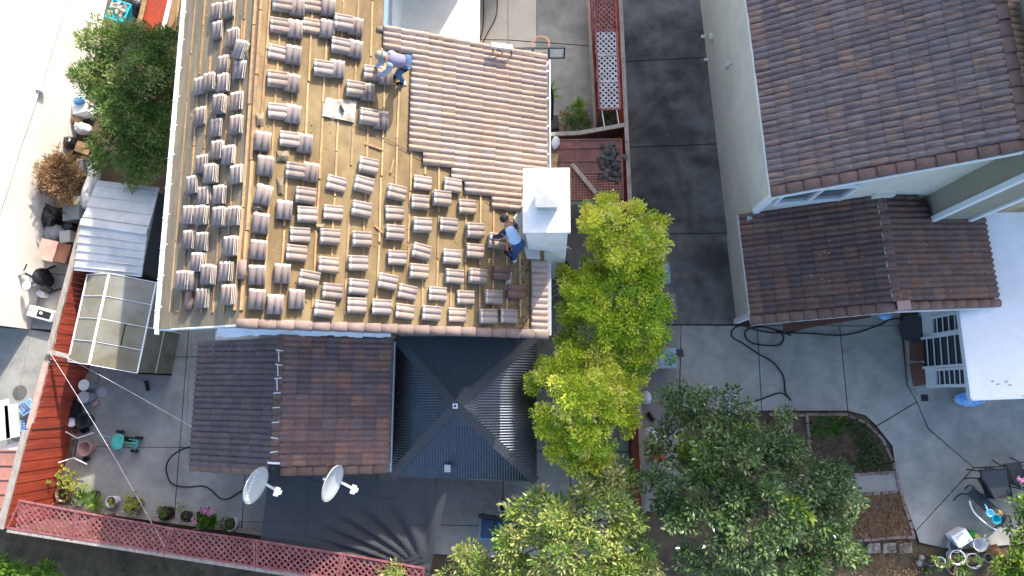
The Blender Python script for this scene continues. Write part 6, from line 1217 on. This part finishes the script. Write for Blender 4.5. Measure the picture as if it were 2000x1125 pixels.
# ---------------------------------------------------------------- basketball hoop and roof-edge floodlight frame
t = thing('basketball_hoop', 'black framed basketball backboard and orange rim at the driveway edge', 'basketball hoop', tuple(at(1078, 240, 0))); c = at(1055, 112, 3.0); yb = c.y
x0, x1 = at(1008, 118, 2.95).x, at(1102, 112, 2.95).x
MB().box(((x0 + x1) / 2, yb, 3.235), (x1 - x0 - .04, .02, .52)).part('backboard', 'clear_board', t)
fr_ = MB()
for a, b in (((x0, 2.95), (x1, 2.95)), ((x0, 3.52), (x1, 3.52)), ((x0, 2.95), (x0, 3.52)), ((x1, 2.95), (x1, 3.52)), ((c.x - .2, 2.95), (c.x - .2, 3.52)), ((c.x + .25, 2.95), (c.x + .25, 3.52))): fr_.beam((a[0], yb, a[1]), (b[0], yb, b[1]), .045, .05)
fr_.part('board_frame', 'steel_strip', t); rc = at(1056, 86, 3.05); MB().tube([rc + Vector((.235 * math.cos(a), .235 * math.sin(a), 0)) for a in [i * math.pi / 16 for i in range(33)]], .016, 6, cap=False).part('rim', 'orange_rim', t, smooth=True)
MB().beam((c.x, yb + .02, 3.05), (rc.x, rc.y - .23, 3.05), .12, .04).part('rim_bracket', 'orange_rim', t); g_ = at(1078, 240, 0); MB().tube(spline([(g_.x, g_.y, .2), (g_.x, g_.y + .3, 1.6), (c.x + .05, yb - .45, 2.9), (c.x, yb - .05, 3.3)]), .045, 8).part('pole', 'black', t)
bm_ = MB(); q = [at(1064, 228, .3), at(1089, 222, .3), at(1093, 252, .3), at(1064, 254, .3)]; bm_.prism(q, 0, .3); bm_.part('base', 'plastic_dark', t, bevel=.05)
t = thing('floodlight_bar', 'pale box light on two dark stands at the upper rake of the tiled roof', 'floodlight', tuple(on_e(982, 105))); a, b = on_e(964, 108, 0), on_e(1000, 113, 0)
for p_ in (a, b): MB().tube([p_, p_ + Vector((0, .05, .42))], .016, 6).part('stand', 'black', t)
MB().beam(a + Vector((-.03, .05, .42)), b + Vector((.03, .05, .42)), .13, .08).part('lamp_body', 'metal_shed', t, bevel=.01); MB().tube(spline([a + Vector((.1, .03, .3)), lerp(a, b, .5) + Vector((0, .02, .15)), lerp(a, b, .7) + Vector((0, 0, .05))]), .012, 5).part('cable', 'black', t)
# ---------------------------------------------------------------- two roofers
def skin_obj(name, mat, parent, chains, sub=1):
    """one continuous surface grown round joint chains; chains share joints by position"""
    V = []; E = []; Rr = []
    def vid(p, r):
        for i, q in enumerate(V):
            if (q - p).length < 1e-4: return i
        V.append(p); Rr.append(r); return len(V) - 1
    for ch in chains:
        ids = [vid(Vector(p), r) for p, r in ch]; E += list(zip(ids, ids[1:]))
    off = ORG[rootof(parent).name]; me = bpy.data.meshes.new(name); me.from_pydata([tuple(v - off) for v in V], E, []); o = bpy.data.objects.new(name, me); COL.objects.link(o); o.parent = parent
    sk = o.modifiers.new('skin', 'SKIN'); sk.use_smooth_shade = True
    sv = me.skin_vertices[0].data if me.skin_vertices else None
    if sv is None:
        bm = bmesh.new(); bm.from_mesh(me); bm.verts.layers.skin.verify(); bm.to_mesh(me); bm.free(); sv = me.skin_vertices[0].data
    for i, r in enumerate(Rr): sv[i].radius = (r, r) if not isinstance(r, tuple) else r; sv[i].use_root = (i == 0)
    ss = o.modifiers.new('sub', 'SUBSURF'); ss.levels = sub; ss.render_levels = 2; me.materials.append(MATS[mat]); return o
def hand(parent, wrist, direc, mat='skin', name='hand'):
    d = Vector(direc).normalized(); s = d.cross(Vector((0, 0, 1))).normalized(); u = s.cross(d); palm = wrist + d * .07; ch = []
    m = MB(); m.blob(wrist + d * .05, (.045, .045, .025), 8, .03)
    for i, (o_, l) in enumerate(((-.033, .065), (-.011, .078), (.011, .075), (.033, .06))): b_ = palm + s * o_; m.tube([b_ - d * .02, b_ + d * l * .55 + u * .012, b_ + d * l - u * .02], .0105, 6, .008)
    b_ = wrist + d * .03 - s * .035; m.tube([b_, b_ - s * .03 + d * .03, b_ - s * .035 + d * .065 - u * .015], .012, 6, .009); return m.part(name, mat, parent, smooth=True)
def head_mesh(c, fwd, up, r=.1):
    """a head with brow, nose, mouth, chin and ears looking along fwd"""
    f = Vector(fwd).normalized(); u = (Vector(up) - f * Vector(up).dot(f)).normalized(); s = f.cross(u); n, k = 20, 14; vs_ = []; fs = []
    for i in range(k + 1):
        th = math.pi * i / k; z = math.cos(th)
        for j in range(n):
            ph = 2 * math.pi * j / n; x, y = math.sin(th) * math.cos(ph), math.sin(th) * math.sin(ph); R2 = Vector((x * .98, y * .78, z * 1.15))
            if z < -.2: R2.x *= .9 + .08 * z; R2.y *= 1 + .25 * z
            if x > .6 and abs(y) < .28: R2.x += .22 * math.exp(-((z + .1) / .22) ** 2) * math.exp(-(y / .13) ** 2) - .07 * math.exp(-((z - .18) / .1) ** 2) * (1 if .1 < abs(y) else 0) + .04 * math.exp(-((z + .5) / .08) ** 2)
            vs_.append(Vector(c) + (f * R2.x + s * R2.y + u * R2.z) * r)
    for i in range(k):
        for j in range(n): fs.append((i * n + j, (i + 1) * n + j, (i + 1) * n + (j + 1) % n, i * n + (j + 1) % n))
    return vs_, fs, f, u, s
def person(label, J, mats, hat):
    hip, chest, neck, head = J['hip'], J['chest'], J['neck'], J['head']; t = thing('person', label, 'person', tuple(J['foot'][0]))
    lat = J['lat']
    ch = [[(hip, .13), (lerp(hip, chest, .5), .12), (chest, .13), (neck, .055), (lerp(neck, head, .5), .055)]]
    for i, s in enumerate((-1, 1)):
        sh_ = chest + lat * s * .18; hj = hip + lat * s * .09
        ch.append([(chest, .13), (sh_, .06), (J['elbow'][i], .042), (J['wrist'][i], .028)]); ch.append([(hip, .13), (hj, .09), (J['knee'][i], .06), (J['ankle'][i], .04)])
    skin_obj('body', 'skin', t, ch)
    sh = [[(lerp(hip, chest, .05), .155), (lerp(hip, chest, .5), (.165, .14)), (chest, (.185, .145)), (lerp(chest, neck, .6), .09)]]
    skin_obj('shirt', mats[0], t, sh)
    for i, s in enumerate((-1, 1)):
        sh_ = chest + lat * s * .17; skin_obj('sleeve', mats[1], t, [[(chest + lat * s * .06, .11), (sh_, .09), (lerp(sh_, J['elbow'][i], .55), .075), (J['elbow'][i], .066), (lerp(J['elbow'][i], J['wrist'][i], .9), .05)]])
    jn = [[(lerp(hip, chest, .25), .15), (hip, .16)]]
    for i, s in enumerate((-1, 1)): hj = hip + lat * s * .1; jn.append([(hip, .16), (hj, .11), (lerp(hj, J['knee'][i], .5), .092), (J['knee'][i], .08), (lerp(J['knee'][i], J['ankle'][i], .6), .068), (J['ankle'][i], .06)])
    skin_obj('jeans', mats[2], t, jn)
    for i in (0, 1):
        a_ = J['foot'][i]; d = J['toe'].normalized(); m = MB(); m.blob(a_ + d * .05 + Vector((0, 0, .05)), (.06, .06, .05), 10, .02); m.blob(a_ + d * .14 + Vector((0, 0, .04)), (.055, .055, .04), 10, .02); m.tube([a_ + Vector((0, 0, .05)), a_ + d * .16 + Vector((0, 0, .045))], .05, 10); sh_o = m.part('shoe', 'black', t, smooth=True)
        m = MB(); m.beam(a_ - d * .06 + Vector((0, 0, .012)), a_ + d * .2 + Vector((0, 0, .012)), .1, .02); m.part('sole', 'plastic_white', sh_o)
        hand(t, J['wrist'][i], (J['wrist'][i] - J['elbow'][i]).normalized() + Vector((0, 0, -.3)), mats[3], 'glove' if mats[3] != 'skin' else 'hand')
    vs_, fs, f, u, s = head_mesh(head, J['look'], J['up']); m = MB(); m.add(vs_, fs)
    for q in (-1, 1): m.blob(head + s * q * .08 - u * .005, (.018, .018, .03), 8, .02)
    m.part('head', 'skin', t, smooth=True)
    hm = MB(); Rh = Matrix((f, s, u)).transposed(); hm.lathe([(.108, .02), (.108, .05), (.095, .1), (.06, .135), (0, .145)], head, 18, Rh); h = hm.part('hat', hat[0], t, smooth=True)
    if hat[1] == 'cap': b_ = MB(); b_.slab([head + Rh @ Vector((.09, -.07, .05)), head + Rh @ Vector((.19, -.05, .04)), head + Rh @ Vector((.19, .05, .04)), head + Rh @ Vector((.09, .07, .05))], .01); b_.part('brim', hat[0], h)
    else:
        b_ = MB(); b_.lathe([(.1, .03), (.165, .015), (.165, .022), (.1, .045)], head, 20, Rh); b_.part('brim', hat[0], h, smooth=True); n_ = MB(); n_.lathe([(.085, -.13), (.105, -.05), (.108, .03)], head - f * .01, 16, Rh); n_.part('neck_cloth', mats[1], h, smooth=True)
    return t
def rz_(p): return Vector((p.x, p.y, ez(p.x)))
# upper roofer bends west over a pile
f1 = on_e(789, 163, 0); f2 = on_e(776, 150, 0); zr = f1.z
J = dict(hip=at(796, 121, zr + .80), chest=at(764, 116, zr + .98), neck=at(753, 112, zr + 1.0), head=at(745, 109, zr + .98), lat=Vector((0.05, -1, 0)).normalized(), look=Vector((-.55, -.1, -.8)), up=Vector((-.8, 0, .6)), toe=Vector((-1, -.25, 0)),
    elbow=[at(745, 128, zr + .72), at(758, 140, zr + .68)], wrist=[at(735, 134, zr + .50), at(742, 149, zr + .5)], knee=[at(782, 135, zr + .5), at(777, 143, zr + .46)], ankle=[f2 + Vector((0, 0, .1)), f1 + Vector((0, 0, .1))], foot=[f2, f1])
J['lat'] = -J['lat']; J['elbow'].reverse(); J['wrist'].reverse(); J['elbow'].reverse(); J['wrist'].reverse(); J['lat'] = Vector((.05, -1, 0)).normalized() * 1
J['elbow'] = [at(744, 122, zr + .72), at(757, 140, zr + .68)]; J['wrist'] = [at(734, 131, zr + .42), at(738, 149, zr + .42)]; J['lat'] = Vector((-.1, -1, 0)).normalized()
person('roofer in grey-mauve shirt, tan hat and jeans bending over a tile pile', J, ('shirt_mauve', 'shirt_pale', 'denim', 'plastic_dark'), ('hat', 'hat'))
# lower roofer stoops beside the chimney
f1 = on_e(1004, 508, 0); f2 = on_e(996, 500, 0); zr = f1.z
J = dict(hip=at(1012, 481, zr + .75), chest=at(996, 449, zr + .98), neck=at(990, 437, zr + 1.0), head=at(987, 429, zr + .98), lat=Vector((-.9, -.43, 0)).normalized(), look=Vector((-.5, .35, -.8)), up=Vector((-.5, .5, .6)), toe=Vector((-.6, .6, 0)),
    elbow=[at(1006, 440, zr + .75), at(975, 462, zr + .72)], wrist=[at(990, 436, zr + .5), at(963, 462, zr + .45)], knee=[at(1008, 492, zr + .45), at(1000, 492, zr + .42)], ankle=[f1 + Vector((0, 0, .1)), f2 + Vector((0, 0, .1))], foot=[f1, f2])
person('roofer in pale blue shirt with navy sleeves and black cap beside the chimney', J, ('shirt_blue', 'navy', 'denim_dark', 'plastic_white'), ('cap_black', 'cap'))

# ---------------------------------------------------------------- small litter and flecks
def flecks(name, label, quads, n, lo, hi, mat):
    mb = MB()
    for i in range(n):
        q = random.choice(quads); u, v = random.random(), random.random(); c = lerp(lerp(q[0], q[1], u), lerp(q[3], q[2], u), v)
        s_ = random.uniform(lo, hi); mb.box(c + Vector((0, 0, .012)), (s_ * random.uniform(1, 3), s_, .006), Matrix.Rotation(random.uniform(0, 3), 3, 'Z'))
    o = mb.one(name, mat, label, 'litter', kind='stuff')
flecks('roof_litter', 'pale flecks of mortar and straw on the porch tiles', [[RL(.2, PD - .1, LZ + .18), RL(PW, PD - .1, LR + .13), RL(PW, .3, LR + .13), RL(.2, .3, LZ + .18)], [RL(PW, PD - .4, LR + .12), RL(PW + PE, PD - .5, LEz + .12), RL(PW + PE, .3, LEz + .12), RL(PW, .3, LR + .12)]], 70, .008, .02, 'paper')
flecks('roof_litter', 'pale flecks on the dark addition roof', [[Vector((AX0, AY1, AE + .13)), Vector((AR, AY1, AZ + .13)), Vector((AR, AY1 - 1.2, AZ + .13)), Vector((AX0, AY1 - 1.2, AE + .13))], [Vector((AR, AY1, AZ + .13)), Vector((AX1, AY1, AE + .13)), Vector((AX1, AY0, AE + .13)), Vector((AR, AY0, AZ + .13))]], 50, .008, .02, 'paper')
flecks('yard_litter', 'scattered leaf bits on the right-hand concrete', [[at(1250, 640), at(1760, 640), at(1780, 800), at(1250, 800)], [at(1230, 20), at(1370, 20), at(1430, 630), at(1250, 630)], [at(1720, 840), at(1990, 780), at(1990, 1040), at(1790, 1040)]], 150, .008, .02, 'straw')
flecks('yard_litter', 'scattered leaf bits on the left-hand concrete', [[at(160, 700), at(380, 700), at(370, 980), at(160, 980)], [at(880, 950), at(1040, 950), at(1040, 1120), at(880, 1120)], [at(40, 560), at(140, 560), at(80, 780), at(10, 780)]], 110, .008, .02, 'straw')
flecks('deck_litter', 'wood splinters and mortar chips on the stripped deck', [[on_e(500, 20, .01), on_e(740, 20, .01), on_e(740, 600, .01), on_e(490, 600, .01)], [on_e(720, 320, .01), on_e(960, 420, .01), on_e(1000, 630, .01), on_e(740, 620, .01)], [on_w(380, 20, .01), on_w(480, 20, .01), on_w(460, 610, .01), on_w(345, 610, .01)]], 260, .01, .026, 'straw')
